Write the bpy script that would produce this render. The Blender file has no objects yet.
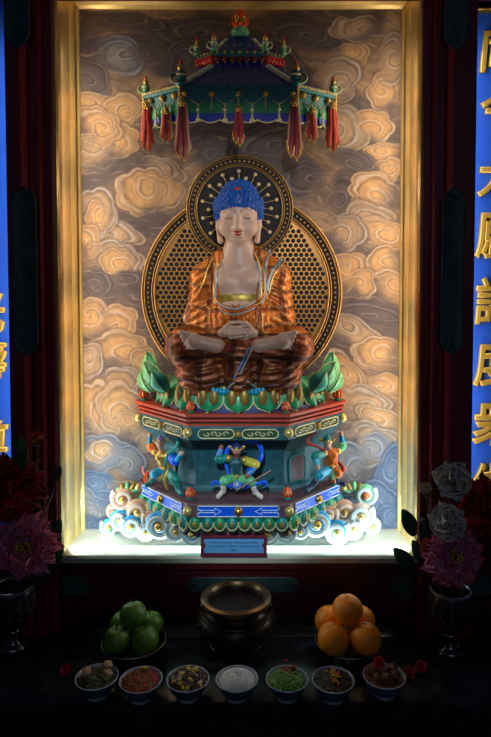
import bpy, math, random
import numpy as np
from math import sin, cos, pi, sqrt, radians, atan2
from mathutils import Vector, Matrix

random.seed(7)
SC = bpy.context.scene
COL = SC.collection
EYE = 2.0            # camera height above the floor (m)
F = 600.0            # focal length in pixels of the 491x737 frame
CX, CY = 262.0, 316.0
CAMX = 0.08        # the photographer stands a little right of the niche's middle plane
TH = math.atan(0.04)
W, H = 491, 737

# ------------------------------------------------------------------ helpers
def P(px, py, Y):
    """point of the place at depth Y (metres before the camera) that is seen at photo pixel px, py"""
    a, b = (px - CX) / F, (py - CY) / F
    dx, dy, dz = a, cos(TH) - b * sin(TH), -sin(TH) - b * cos(TH)
    s = Y / dy
    return (CAMX + dx * s, Y, EYE + dz * s)
def N(px, py, Y):
    """the same height, but x measured from the middle plane of the niche (x = 0)"""
    q = P(px, py, Y)
    return (q[0] - P(239.5, py, Y)[0], q[1], q[2])

def PX(px, Y): return P(px, 300, Y)[0]
def NX(px, Y): return N(px, 300, Y)[0]
def PZ(py, Y): return P(240, py, Y)[2]
def M(n, Y=2.1): return n * Y / F      # n pixels at depth Y in metres

def srgb(r, g, b):
    def f(c):
        c = c / 255.0
        return c / 12.92 if c <= 0.04045 else ((c + 0.055) / 1.055) ** 2.4
    return (f(r), f(g), f(b), 1.0)

_mats = {}
def mat(name, rgb, metal=0.0, rough=0.5, bump=0.0, bscale=60.0, var=0.0, vscale=20.0, rgb2=None, emit=0.0, coat=0.0, sss=0.0):
    if name in _mats: return _mats[name]
    m = bpy.data.materials.new(name); m.use_nodes = True
    nt = m.node_tree; b = nt.nodes['Principled BSDF']
    c = srgb(*rgb)
    b.inputs['Base Color'].default_value = c
    b.inputs['Metallic'].default_value = metal
    b.inputs['Roughness'].default_value = rough
    if coat: b.inputs['Coat Weight'].default_value = coat; b.inputs['Coat Roughness'].default_value = 0.12
    if sss:
        b.inputs['Subsurface Weight'].default_value = sss
        b.inputs['Subsurface Radius'].default_value = (0.01, 0.005, 0.003)
    tc = nt.nodes.new('ShaderNodeTexCoord')
    if var or rgb2:
        n = nt.nodes.new('ShaderNodeTexNoise'); n.inputs['Scale'].default_value = vscale; n.inputs['Detail'].default_value = 5
        nt.links.new(tc.outputs['Object'], n.inputs['Vector'])
        r = nt.nodes.new('ShaderNodeValToRGB')
        r.color_ramp.elements[0].position = 0.35; r.color_ramp.elements[1].position = 0.68
        if rgb2: a, d = c, srgb(*rgb2)
        else:
            a = tuple(x * (1 - var) for x in c[:3]) + (1,); d = tuple(min(1, x * (1 + var)) for x in c[:3]) + (1,)
        r.color_ramp.elements[0].color = a; r.color_ramp.elements[1].color = d
        nt.links.new(n.outputs['Fac'], r.inputs['Fac']); nt.links.new(r.outputs['Color'], b.inputs['Base Color'])
    if bump:
        n2 = nt.nodes.new('ShaderNodeTexNoise'); n2.inputs['Scale'].default_value = bscale; n2.inputs['Detail'].default_value = 4
        nt.links.new(tc.outputs['Object'], n2.inputs['Vector'])
        bp = nt.nodes.new('ShaderNodeBump'); bp.inputs['Strength'].default_value = bump; bp.inputs['Distance'].default_value = 0.003
        nt.links.new(n2.outputs['Fac'], bp.inputs['Height']); nt.links.new(bp.outputs['Normal'], b.inputs['Normal'])
    if emit:
        b.inputs['Emission Color'].default_value = c; b.inputs['Emission Strength'].default_value = emit
    _mats[name] = m
    return m

class MB:
    """collects shapes; build() links them as ONE mesh object"""
    def __init__(s): s.v, s.f, s.m = [], [], []
    def add(s, v, f, mi=0):
        o = len(s.v); s.v.extend([tuple(p) for p in v]); s.f.extend([tuple(i + o for i in q) for q in f]); s.m.extend([mi] * len(f)); return s
    def box(s, c, d, mi=0, rot=None):
        x, y, z = d[0] / 2, d[1] / 2, d[2] / 2
        vs = [Vector((a * x, b * y, e * z)) for a in (-1, 1) for b in (-1, 1) for e in (-1, 1)]
        if rot: vs = [rot @ q for q in vs]
        vs = [q + Vector(c) for q in vs]
        return s.add(vs, [(0, 1, 3, 2), (4, 6, 7, 5), (0, 4, 5, 1), (2, 3, 7, 6), (0, 2, 6, 4), (1, 5, 7, 3)], mi)
    def bbox(s, a, b, mi=0, bev=0.0):
        a, b = [min(p, q) for p, q in zip(a, b)], [max(p, q) for p, q in zip(a, b)]
        if bev <= 0: return s.box([(p + q) / 2 for p, q in zip(a, b)], [q - p for p, q in zip(a, b)], mi)
        e = bev      # box with chamfered vertical and horizontal edges
        x0, y0, z0 = a; x1, y1, z1 = b
        def ring(z, i): return [(x0 + e + i, y0 + i, z), (x1 - e - i, y0 + i, z), (x1 - i, y0 + e + i, z), (x1 - i, y1 - e - i, z), (x1 - e - i, y1 - i, z), (x0 + e + i, y1 - i, z), (x0 + i, y1 - e - i, z), (x0 + i, y0 + e + i, z)]
        rs = [ring(z0, e), ring(z0 + e, 0), ring(z1 - e, 0), ring(z1, e)]
        return s.loft(rs, mi)
    def loft(s, rings, mi=0, closed=True, caps=True):
        n = len(rings[0]); v = [p for r in rings for p in r]; f = []
        for i in range(len(rings) - 1):
            for j in range(n if closed else n - 1):
                k = (j + 1) % n
                f.append((i * n + j, i * n + k, (i + 1) * n + k, (i + 1) * n + j))
        if caps and closed:
            f.append(tuple(range(n - 1, -1, -1))); f.append(tuple((len(rings) - 1) * n + j for j in range(n)))
        return s.add(v, f, mi)
    def lathe(s, prof, c=(0, 0, 0), n=24, mi=0, axis=None, mis=None, cap=True):
        c = Vector(c); v, f = [], []
        R = Vector((0, 0, 1)).rotation_difference(Vector(axis)).to_matrix() if axis is not None else Matrix.Identity(3)
        for r, z in prof:
            for j in range(n):
                a = 2 * pi * j / n
                v.append(c + R @ Vector((max(r, 1e-5) * cos(a), max(r, 1e-5) * sin(a), z)))
        o = len(s.v); s.v.extend([tuple(p) for p in v])
        for i in range(len(prof) - 1):
            for j in range(n):
                k = (j + 1) % n
                s.f.append((o + i * n + j, o + i * n + k, o + (i + 1) * n + k, o + (i + 1) * n + j)); s.m.append(mis[i] if mis else mi)
        if cap and prof[0][0] > 1e-4: s.f.append(tuple(o + j for j in range(n - 1, -1, -1))); s.m.append(mis[0] if mis else mi)
        if cap and prof[-1][0] > 1e-4: s.f.append(tuple(o + (len(prof) - 1) * n + j for j in range(n))); s.m.append(mis[-1] if mis else mi)
        return s
    def ball(s, c, r, mi=0, n=12, m=8, sq=(1, 1, 1), rot=None):
        v, f = [], []
        for i in range(m + 1):
            t = pi * i / m
            for j in range(n):
                a = 2 * pi * j / n
                q = Vector((max(sin(t), 1e-4) * cos(a) * r * sq[0], max(sin(t), 1e-4) * sin(a) * r * sq[1], -cos(t) * r * sq[2]))
                if rot: q = rot @ q
                v.append(q + Vector(c))
        for i in range(m):
            for j in range(n):
                k = (j + 1) % n
                f.append((i * n + j, i * n + k, (i + 1) * n + k, (i + 1) * n + j))
        return s.add(v, f, mi)
    def tube(s, pts, r, n=8, mi=0, closed=False, flat=1.0, up=None):
        pts = [Vector(p) for p in pts]; N = len(pts)
        rr = r if callable(r) else (lambda t: r)
        T = []
        for i in range(N):
            a = pts[(i + 1) % N] if (closed or i < N - 1) else pts[i]
            b = pts[i - 1] if (closed or i > 0) else pts[i]
            d = a - b
            T.append(d.normalized() if d.length > 1e-9 else Vector((0, 0, 1)))
        u = Vector(up) if up else (Vector((0, 1, 0)) if abs(T[0].y) < 0.9 else Vector((1, 0, 0)))
        rings = []
        for i in range(N):
            u = (u - T[i] * u.dot(T[i]))
            u = u.normalized() if u.length > 1e-6 else T[i].orthogonal().normalized()
            w = T[i].cross(u)
            q = rr(i / max(1, N - 1))
            rings.append([pts[i] + (u * cos(2 * pi * j / n) * flat + w * sin(2 * pi * j / n)) * q for j in range(n)])
        if closed: rings.append(rings[0])
        return s.loft(rings, mi, True, not closed)
    def grid(s, g, mi=0):
        h, w = len(g), len(g[0]); v = [p for r in g for p in r]
        f = [(i * w + j, i * w + j + 1, (i + 1) * w + j + 1, (i + 1) * w + j) for i in range(h - 1) for j in range(w - 1)]
        return s.add(v, f, mi)
    def build(s, name, mats, parent=None, base=None, sharp=40):
        """verts are place coordinates; with a parent they become relative to it, with a base the origin sits there"""
        if not isinstance(mats, (list, tuple)): mats = [mats]
        off = Vector(parent['_b']) if parent is not None else Vector(base or (0, 0, 0))
        me = bpy.data.meshes.new(name)
        me.from_pydata([(p[0] - off.x, p[1] - off.y, p[2] - off.z) for p in s.v], [], s.f)
        return finish(name, me, mats, s.m, parent, off, sharp)

def finish(name, me, mats, mi, parent, off, sharp=40):
    for m in mats: me.materials.append(m)
    if mi is not None and len(mats) > 1: me.polygons.foreach_set('material_index', np.array(mi, dtype=np.int32))
    me.polygons.foreach_set('use_smooth', np.ones(len(me.polygons), dtype=bool))
    import bmesh
    bm = bmesh.new(); bm.from_mesh(me); bmesh.ops.recalc_face_normals(bm, faces=bm.faces); bm.to_mesh(me); bm.free()
    if sharp: me.set_sharp_from_angle(angle=radians(sharp))
    me.update()
    o = bpy.data.objects.new(name, me); COL.objects.link(o)
    if parent is not None:
        o.parent = parent
        o['_b'] = parent['_b']
    else:
        o.location = off; o['_b'] = tuple(off)
    return o

def tag(o, label, cat, group=None, kind=None):
    o['label'] = label; o['category'] = cat
    if group: o['group'] = group
    if kind: o['kind'] = kind
    return o

def thing(name, base, label, cat, group=None):
    o = bpy.data.objects.new(name, None); COL.objects.link(o)
    o.location = base; o['_b'] = tuple(base); o.empty_display_size = 0.02
    return tag(o, label, cat, group)

def structure(o): o['kind'] = 'structure'; return o

def dup(root, loc, label, rotz=0.0, scale=1.0):
    r = root.copy(); COL.objects.link(r); r.location = loc; r.rotation_euler = (0, 0, rotz); r.scale = (scale,) * 3
    r['label'] = label
    for ch in list(root.children):
        c = ch.copy(); COL.objects.link(c); c.parent = r
        for g in ch.children:
            d = g.copy(); COL.objects.link(d); d.parent = c
    return r

def spline(pts, n=8):
    pts = [Vector(p) for p in pts]; out = []
    for i in range(len(pts) - 1):
        p0 = pts[max(0, i - 1)]; p1 = pts[i]; p2 = pts[i + 1]; p3 = pts[min(len(pts) - 1, i + 2)]
        for k in range(n):
            t = k / n
            out.append(0.5 * ((2 * p1) + (p2 - p0) * t + (2 * p0 - 5 * p1 + 4 * p2 - p3) * t * t + (3 * p1 - p0 - 3 * p2 + p3) * t ** 3))
    out.append(pts[-1])
    return out

# ------------------------------------------------------------------ implicit surfaces
def cap(a, b, ra, rb=None):
    rb = ra if rb is None else rb
    a = np.array(a, np.float32); b = np.array(b, np.float32); d = b - a; L = float(d @ d) + 1e-12
    def f(x, y, z):
        px, py, pz = x - a[0], y - a[1], z - a[2]
        h = np.clip((px * d[0] + py * d[1] + pz * d[2]) / L, 0, 1)
        return np.sqrt((px - h * d[0]) ** 2 + (py - h * d[1]) ** 2 + (pz - h * d[2]) ** 2) - (ra + (rb - ra) * h)
    return f
def ell(c, r):
    def f(x, y, z):
        a, b, e = (x - c[0]), (y - c[1]), (z - c[2])
        k0 = np.sqrt((a / r[0]) ** 2 + (b / r[1]) ** 2 + (e / r[2]) ** 2) + 1e-6
        k1 = np.sqrt((a / r[0] ** 2) ** 2 + (b / r[1] ** 2) ** 2 + (e / r[2] ** 2) ** 2) + 1e-6
        return k0 * (k0 - 1) / k1
    return f
def smin(a, b, k):
    h = np.clip(0.5 + 0.5 * (b - a) / k, 0, 1)
    return b + (a - b) * h - k * h * (1 - h)
def uni(fs, k):
    def f(x, y, z):
        r = fs[0](x, y, z)
        for g in fs[1:]: r = smin(r, g(x, y, z), k)
        return r
    return f
def sub(f, g, k):
    return lambda x, y, z: -smin(-f(x, y, z), g(x, y, z), k)

def sdf_mesh(name, f, lo, hi, h, mats, parent, matfn=None, sharp=0):
    ax = [np.arange(lo[i], hi[i] + h, h, dtype=np.float32) for i in range(3)]
    X, Y, Z = np.meshgrid(*ax, indexing='ij')
    D = f(X, Y, Z)
    n = D.shape
    inside = D < 0
    c = np.zeros([s - 1 for s in n], np.int8)
    for i in (0, 1):
        for j in (0, 1):
            for k in (0, 1):
                c += inside[i:n[0] - 1 + i, j:n[1] - 1 + j, k:n[2] - 1 + k]
    act = (c > 0) & (c < 8)
    ids = np.argwhere(act)
    index = -np.ones(act.shape, np.int64); index[act] = np.arange(len(ids))
    acc = np.zeros((len(ids), 3)); cnt = np.zeros(len(ids))
    corners = [(i, j, k) for i in (0, 1) for j in (0, 1) for k in (0, 1)]
    dv = {cn: D[ids[:, 0] + cn[0], ids[:, 1] + cn[1], ids[:, 2] + cn[2]] for cn in corners}
    for a in corners:
        for d in range(3):
            if a[d]: continue
            b = list(a); b[d] = 1; b = tuple(b)
            va, vb = dv[a], dv[b]
            cr = (va < 0) != (vb < 0)
            t = np.where(cr, va / np.where(cr, va - vb, 1), 0)
            p = np.tile(np.array(a, float), (len(ids), 1)); p[:, d] = t
            acc += p * cr[:, None]; cnt += cr
    V = (ids + acc / cnt[:, None]) * h + np.array(lo)
    quads = []
    for d in range(3):
        e, g = (d + 1) % 3, (d + 2) % 3
        s0 = [slice(None)] * 3; s1 = [slice(None)] * 3
        s0[d] = slice(0, n[d] - 1); s1[d] = slice(1, n[d])
        cr = inside[tuple(s0)] != inside[tuple(s1)]
        q = np.argwhere(cr)
        q = q[(q[:, e] > 0) & (q[:, g] > 0) & (q[:, e] < n[e] - 1) & (q[:, g] < n[g] - 1)]
        def at(de, dg):
            w = q.copy(); w[:, e] += de; w[:, g] += dg
            return index[w[:, 0], w[:, 1], w[:, 2]]
        quads.append(np.stack([at(-1, -1), at(0, -1), at(0, 0), at(-1, 0)], 1))
    Q = np.concatenate(quads)
    off = Vector(parent['_b'])
    me = bpy.data.meshes.new(name)
    me.from_pydata((V - np.array(off)).tolist(), [], Q.tolist())
    mi = None
    if matfn is not None:
        C = V[Q].mean(1); mi = matfn(C[:, 0], C[:, 1], C[:, 2]).astype(np.int32)
    return finish(name, me, mats if isinstance(mats, list) else [mats], mi, parent, off, sharp)

# value noise for painted patterns
def vnoise(u, v, seed):
    rng = np.random.RandomState(seed); T = rng.rand(64, 64)
    i, j = np.floor(u).astype(int), np.floor(v).astype(int); a, b = u - i, v - j
    a, b = a * a * (3 - 2 * a), b * b * (3 - 2 * b)
    g = lambda p, q: T[p % 64, q % 64]
    return (g(i, j) * (1 - a) + g(i + 1, j) * a) * (1 - b) + (g(i, j + 1) * (1 - a) + g(i + 1, j + 1) * a) * b
def fbm(u, v, seed, o=4):
    r = 0; w = 0.5
    for k in range(o): r = r + w * vnoise(u * 2 ** k, v * 2 ** k, seed + k); w *= 0.5
    return r

# ------------------------------------------------------------------ materials
GOLD = mat('gold_leaf', (206, 160, 76), 0.85, 0.32, 0.25, 90, 0.2, 30)
GOLDP = mat('gold_paint', (205, 165, 85), 0.55, 0.38)
OLDGOLD = mat('dull_gold', (158, 124, 62), 0.5, 0.45, 0.2, 80)
FRAMEG = mat('frame_gold_leaf', (240, 206, 132), 0.55, 0.3, 0.15, 45, 0.16, 9)
CREAM = mat('cream_paint', (214, 200, 150), 0.1, 0.45)
WHITE = mat('white_paint', (225, 228, 228), 0, 0.4)
TEAL = mat('teal_paint', (16, 124, 118), 0.05, 0.42, 0.1, 120, 0.25, 40)
GREEN = mat('green_paint', (34, 140, 92), 0.05, 0.4, 0, 0, 0.3, 50)
LEAFG = mat('jade_paint', (104, 184, 130), 0.05, 0.4, 0, 0, 0.3, 50)
CYAN = mat('cyan_paint', (28, 150, 190), 0.05, 0.4, 0, 0, 0.25, 60)
BLUE = mat('cobalt_paint', (4, 84, 222), 0.05, 0.4, 0, 0, 0.15, 60)
NAVY = mat('navy_paint', (22, 40, 100), 0.05, 0.5)
SLATE = mat('dark_slate_paint', (26, 78, 88), 0.05, 0.5, 0.2, 70, 0.3, 30)
PLUM = mat('plum_paint', (92, 64, 72), 0.0, 0.5, 0.1, 60, 0.15, 20)
LEDGE = mat('ledge_red_paint', (168, 58, 40), 0.0, 0.45, 0.1, 60, 0.15, 20)
RED = mat('vermilion_paint', (190, 44, 30), 0.0, 0.42)
ORANGE = mat('orange_paint', (226, 112, 34), 0.1, 0.4, 0, 0, 0.2, 60)
FLAME = mat('flame_paint', (214, 78, 34), 0.15, 0.35, 0, 0, 0.35, 60)
TAN = mat('tan_paint', (206, 160, 112), 0.0, 0.5, 0, 0, 0.15, 60)
PINK = mat('pink_paint', (206, 150, 130), 0.0, 0.5)
BLACKG = mat('black_lacquer', (16, 15, 18), 0.1, 0.35)
LACQ = mat('maroon_lacquer', (124, 22, 42), 0.0, 0.38, 0.05, 30, 0.12, 6)
LACQD = mat('dark_and_shaded_lacquer', (78, 16, 26), 0.0, 0.4, 0.05, 30, 0.12, 6)
BRONZE = mat('aged_green_bronze', (62, 84, 80), 0.35, 0.5, 0.6, 140, 0.3, 25)
SKIN = mat('statue_skin', (208, 176, 158), 0.0, 0.42, 0.0, 0, 0.05, 20)
HAIRB = mat('statue_blue_hair', (8, 84, 176), 0.0, 0.45)
SIDE_W, COOL_W, SILL_W, PANEL_W, SPOT_W, SPOT2_W, HALL_W, WORLD_S = 4.2, 1.4, 3.0, 2.2, 54.0, 150.0, 7.2, 0.02
# ================================================================== THE SETTING
YP = 2.29            # painted back wall of the niche
YW = 2.10            # front face of the shrine wall
YS = 2.07            # front of the gilt frame
XN = 0.615          # half width of the niche
ZF = PZ(530, YP)     # niche floor
ZT = PZ(7, YP)       # niche top
ZTAB = EYE - 1.165   # altar top

structure(MB().bbox((-1.9, -0.6, -0.05), (1.9, 2.6, 0.0)).build('floor', mat('floor_stone', (52, 48, 46), 0, 0.5, 0, 0, 0.2, 3)))
# shrine wall: pieces around the niche
structure(MB().bbox((-0.64, YW, ZTAB - 0.3), (0.64, YW + 0.1, ZF - 0.004), bev=0.003).bbox((-1.6, YW + .002, ZTAB - 0.3), (-.64, YW + .1, PZ(535, YW))).bbox((.64, YW + .002, ZTAB - 0.3), (1.6, YW + .1, PZ(535, YW))).build('wall_lower', LACQD))  # shadow on this lower wall put into its darker lacquer
structure(MB().bbox((-XN - 0.03, YW + 0.005, ZT + 0.13), (XN + 0.03, 2.34, ZT + 0.6)).build('wall_upper', LACQD))
w = MB().bbox((-0.9, 2.34, 0.4), (0.9, 2.42, 3.6)); structure(w.build('wall_back', LACQD))

# shrine beam above
structure(MB().bbox((-1.6, 1.98, PZ(2, 2.12)), (1.6, 2.12, PZ(2, 2.12) + 0.5), bev=0.006).build('trim_1', LACQD))

def pillar(name, a, b, s):
    """lacquered pillar between photo columns a and b, with a stepped moulding on its niche side"""
    Yf = 1.995
    xs = sorted((PX(a, Yf), PX(b, Yf)))
    m = MB()
    inner = xs[1] if s < 0 else xs[0]; outer = xs[0] if s < 0 else xs[1]
    step1 = inner - s * -0.0 
    d = 0.072 if s < 0 else 0.072
    inner = PX(b, 2.055)
    m.bbox((outer, Yf, 0.0), (inner + s * d, 2.115, 3.3), bev=0.012)
    m.bbox((inner + s * d, Yf + 0.035, 0.0), (inner + s * 0.03, 2.115, 3.3), bev=0.006)
    m.bbox((inner + s * 0.03, Yf + 0.06, 0.0), (inner, 2.115, 3.3), bev=0.004)
    return structure(m.build(name, LACQ))
pillar('wall_left', 7, 54.5, -1)
pillar('wall_right', 475, 421, 1)

# horizontal lacquer rails below the frame
for k, (z0, z1, yy) in enumerate([(PZ(568, YW) , PZ(560, YW), 0.02), (ZTAB - 0.02, ZTAB + 0.03, 0.012)]):
    structure(MB().bbox((-0.6, YW - yy, z0), (0.6, YW, z1), bev=0.004).build('trim_%d' % (k + 2), LACQD))

# blue side panels, each set back in its own recess
PANB = mat('blue_panel_lacquer', (44, 92, 196), 0.0, 0.45, 0.05, 20, 0.08, 4)
for nm, sx in (('wall_side_left', -1), ('wall_side_right', 1)):
    structure(MB().bbox((sx * 0.76, 2.2, 0.8), (sx * 1.5, 2.25, 3.2)).build(nm, PANB))
m = MB().bbox((0.79, 2.17, PZ(10, 2.17)), (1.5, 2.2, PZ(6, 2.17)), bev=0.004)
structure(m.build('trim_6', GOLD))

# ------------------------------------------------------------------ the gilt niche frame
fr = thing('gilt_frame', (0, YS, ZF), 'gilded box frame lining the tall niche around the painted cloud mural', 'frame')
def jamb(s):
    x = s * XN; m = MB()
    # outer rim, deep reveal with a raised centre band, inner bead against the mural
    pr = [(x + s * 0.030, YS), (x + s * 0.006, YS - 0.004), (x, YS + 0.004), (x - s * 0.001, YS + 0.02), (x + s * 0.004, YS + 0.03), (x + s * 0.004, YP - 0.075),
          (x - s * 0.004, YP - 0.062), (x - s * 0.006, YP - 0.045), (x - s * 0.001, YP - 0.034), (x - s * 0.001, YP - 0.022), (x - s * 0.012, YP - 0.014), (x - s * 0.014, YP - 0.005), (x - s * 0.010, YP - 0.0), (x + s * 0.03, YP)]
    m.loft([[(p[0], p[1], ZF) for p in pr], [(p[0], p[1], ZT + 0.1) for p in pr]])
    return m
jamb(-1).build('side_moulding', FRAMEG, fr, sharp=25)
jamb(1).build('side_moulding', FRAMEG, fr, sharp=25)
m = MB(); z = ZT
pr = [(YS, z + 0.13), (YS, z + 0.006), (YS + 0.02, z), (YP - 0.05, z), (YP - 0.035, z - 0.008), (YP - 0.02, z - 0.001), (YP - 0.012, z - 0.012), (YP, z - 0.012), (YP, z + 0.13)]
m.loft([[(-XN - 0.02, *p) for p in pr], [(XN + 0.02, *p) for p in pr]]).build('head_moulding', FRAMEG, fr, sharp=25)
m = MB(); z = ZF
pr = [(YS, z - 0.03), (YS - 0.003, z - 0.012), (YS, z - 0.002), (YS + 0.02, z), (YS + .052, z + .001), (YS + .058, z + .006), (YS + .066, z + .006), (YS + .072, z + .001), (YP - 0.04, z + .001), (YP - 0.028, z + 0.004), (YP - 0.012, z + 0.006), (YP, z + 0.006), (YP, z - 0.03)]
SILL = mat('pale_gilt_sill', (220, 216, 194), 0.25, 0.4, 0.1, 40, 0.1, 9)
m.loft([[(-XN - 0.025, *p) for p in pr], [(XN + 0.025, *p) for p in pr]]).build('sill_moulding', SILL, fr, sharp=25)

# ------------------------------------------------------------------ the painted mural
def mural():
    st = 0.8
    us = np.arange(73, 405.01, st); vs = np.arange(4, 533.01, st)
    U, V = np.meshgrid(us, vs)
    wu = (fbm(U / 34, V / 34, 11) - .5) * 26; wv = (fbm(U / 34, V / 30, 21) - .5) * 26
    uu, vv = U + wu, V + wv
    # flowing painted streaks
    slope = np.where(U > 240, 0.28, -0.05) * (U - 240)
    s1 = (vv - slope) / 9.0 + 3.2 * fbm(U / 70, V / 45, 31)
    fr1 = s1 - np.floor(s1)
    tone = fbm(uu / 60, vv / 28, 41)
    fine = fbm(uu / 16, (vv - slope) / 3.2, 51)
    def c(r, g, b): return np.array([r, g, b], float)
    def mix(a, b, t): return a + (b - a) * t[..., None]
    dark, brown, tan, lite = c(84, 70, 70), c(132, 104, 80), c(184, 146, 106), c(206, 184, 158)
    sm = lambda a, b, x: np.clip((x - a) / (b - a), 0, 1) ** 2 * (3 - 2 * np.clip((x - a) / (b - a), 0, 1))
    img = mix(np.broadcast_to(dark, U.shape + (3,)), brown, sm(.34, .52, tone))
    img = mix(img, tan, sm(.5, .72, tone) * .8)
    img = mix(img, dark, sm(.55, .95, fr1) * .45 * sm(.2, .6, fine))
    img = mix(img, lite, np.exp(-((fr1 - .12) / .07) ** 2) * .38 * sm(.3, .6, fine))
    img = img * (0.86 + 0.3 * fine[..., None])
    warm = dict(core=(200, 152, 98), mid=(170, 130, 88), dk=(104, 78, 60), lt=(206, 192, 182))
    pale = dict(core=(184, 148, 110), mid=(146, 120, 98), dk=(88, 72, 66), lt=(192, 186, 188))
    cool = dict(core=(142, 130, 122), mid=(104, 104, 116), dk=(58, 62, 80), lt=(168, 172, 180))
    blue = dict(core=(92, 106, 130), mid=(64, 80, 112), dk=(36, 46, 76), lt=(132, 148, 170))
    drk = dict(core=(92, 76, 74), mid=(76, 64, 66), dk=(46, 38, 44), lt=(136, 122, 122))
    # x, y, rx, ry, rotation, lobes, palette, spiral handedness
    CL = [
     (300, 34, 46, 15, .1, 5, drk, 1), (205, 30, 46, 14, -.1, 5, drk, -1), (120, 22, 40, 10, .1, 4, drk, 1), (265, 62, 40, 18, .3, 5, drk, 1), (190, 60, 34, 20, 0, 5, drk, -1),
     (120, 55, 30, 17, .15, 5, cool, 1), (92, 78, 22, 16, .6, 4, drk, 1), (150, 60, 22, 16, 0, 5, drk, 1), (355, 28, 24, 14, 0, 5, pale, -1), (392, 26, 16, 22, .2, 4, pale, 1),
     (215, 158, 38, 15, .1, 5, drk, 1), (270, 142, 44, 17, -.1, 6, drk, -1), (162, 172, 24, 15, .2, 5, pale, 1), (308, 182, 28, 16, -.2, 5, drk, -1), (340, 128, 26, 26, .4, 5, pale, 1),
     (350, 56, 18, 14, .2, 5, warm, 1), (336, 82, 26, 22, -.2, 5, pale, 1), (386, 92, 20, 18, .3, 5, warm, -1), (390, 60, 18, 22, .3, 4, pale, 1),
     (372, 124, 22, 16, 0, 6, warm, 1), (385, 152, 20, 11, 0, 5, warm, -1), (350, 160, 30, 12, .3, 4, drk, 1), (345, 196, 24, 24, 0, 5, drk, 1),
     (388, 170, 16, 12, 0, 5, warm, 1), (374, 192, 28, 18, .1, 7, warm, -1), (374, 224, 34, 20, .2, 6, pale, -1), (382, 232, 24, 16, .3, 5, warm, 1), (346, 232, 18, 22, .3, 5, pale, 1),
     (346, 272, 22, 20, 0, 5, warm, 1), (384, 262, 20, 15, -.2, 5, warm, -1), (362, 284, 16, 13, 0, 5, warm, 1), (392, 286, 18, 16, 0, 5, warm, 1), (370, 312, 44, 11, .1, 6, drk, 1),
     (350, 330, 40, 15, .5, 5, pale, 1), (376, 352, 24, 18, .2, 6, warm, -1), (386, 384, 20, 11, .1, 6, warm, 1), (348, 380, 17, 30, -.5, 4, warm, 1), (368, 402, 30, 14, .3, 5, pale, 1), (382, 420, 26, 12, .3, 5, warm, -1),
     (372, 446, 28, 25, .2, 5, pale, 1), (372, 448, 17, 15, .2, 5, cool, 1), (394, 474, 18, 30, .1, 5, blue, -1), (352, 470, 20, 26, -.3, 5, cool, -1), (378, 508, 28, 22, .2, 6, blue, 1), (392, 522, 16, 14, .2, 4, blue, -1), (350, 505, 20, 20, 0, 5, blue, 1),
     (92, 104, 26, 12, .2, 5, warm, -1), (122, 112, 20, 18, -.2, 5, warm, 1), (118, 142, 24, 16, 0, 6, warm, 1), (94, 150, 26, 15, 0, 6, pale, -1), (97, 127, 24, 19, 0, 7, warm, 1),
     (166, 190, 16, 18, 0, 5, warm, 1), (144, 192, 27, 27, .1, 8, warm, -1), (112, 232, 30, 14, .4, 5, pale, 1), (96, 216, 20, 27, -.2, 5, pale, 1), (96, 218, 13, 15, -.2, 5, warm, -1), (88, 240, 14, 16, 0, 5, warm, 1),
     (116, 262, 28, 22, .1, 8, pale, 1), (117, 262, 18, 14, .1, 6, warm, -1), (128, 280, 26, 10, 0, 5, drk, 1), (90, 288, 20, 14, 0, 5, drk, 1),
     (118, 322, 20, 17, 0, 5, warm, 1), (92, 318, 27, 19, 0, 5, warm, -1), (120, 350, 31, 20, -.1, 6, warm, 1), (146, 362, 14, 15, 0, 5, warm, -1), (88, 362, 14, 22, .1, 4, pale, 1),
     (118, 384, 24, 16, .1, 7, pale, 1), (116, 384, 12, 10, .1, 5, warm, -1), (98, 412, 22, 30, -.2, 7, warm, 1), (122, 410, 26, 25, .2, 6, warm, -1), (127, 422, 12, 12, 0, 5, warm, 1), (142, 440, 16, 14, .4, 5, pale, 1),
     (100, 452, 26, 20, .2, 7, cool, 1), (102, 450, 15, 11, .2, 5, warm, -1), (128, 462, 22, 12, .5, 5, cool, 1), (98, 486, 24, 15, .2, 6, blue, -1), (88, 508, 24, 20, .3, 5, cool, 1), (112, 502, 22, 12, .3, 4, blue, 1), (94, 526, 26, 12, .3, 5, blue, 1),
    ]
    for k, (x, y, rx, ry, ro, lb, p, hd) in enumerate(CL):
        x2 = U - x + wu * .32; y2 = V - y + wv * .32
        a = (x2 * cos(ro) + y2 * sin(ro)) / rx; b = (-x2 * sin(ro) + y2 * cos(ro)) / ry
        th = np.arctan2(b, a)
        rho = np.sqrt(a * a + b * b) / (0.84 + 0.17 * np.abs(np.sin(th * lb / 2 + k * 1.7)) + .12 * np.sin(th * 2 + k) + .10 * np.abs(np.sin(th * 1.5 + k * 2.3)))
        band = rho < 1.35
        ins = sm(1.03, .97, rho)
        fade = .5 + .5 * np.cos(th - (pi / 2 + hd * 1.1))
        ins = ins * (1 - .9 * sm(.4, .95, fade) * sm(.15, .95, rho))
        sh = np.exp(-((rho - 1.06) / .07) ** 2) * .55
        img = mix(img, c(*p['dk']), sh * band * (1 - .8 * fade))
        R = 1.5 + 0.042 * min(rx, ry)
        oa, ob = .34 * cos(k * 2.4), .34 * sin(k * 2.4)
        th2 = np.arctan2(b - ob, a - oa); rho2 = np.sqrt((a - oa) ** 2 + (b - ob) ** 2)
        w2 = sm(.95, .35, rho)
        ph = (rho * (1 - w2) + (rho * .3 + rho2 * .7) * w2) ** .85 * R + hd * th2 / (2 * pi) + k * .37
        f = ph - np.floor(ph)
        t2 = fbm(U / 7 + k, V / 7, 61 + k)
        col = mix(np.broadcast_to(c(*p['mid']), U.shape + (3,)), c(*p['core']), sm(.95, .1, rho) * .7 + .5 * sm(.2, .7, f) * .6)
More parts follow.
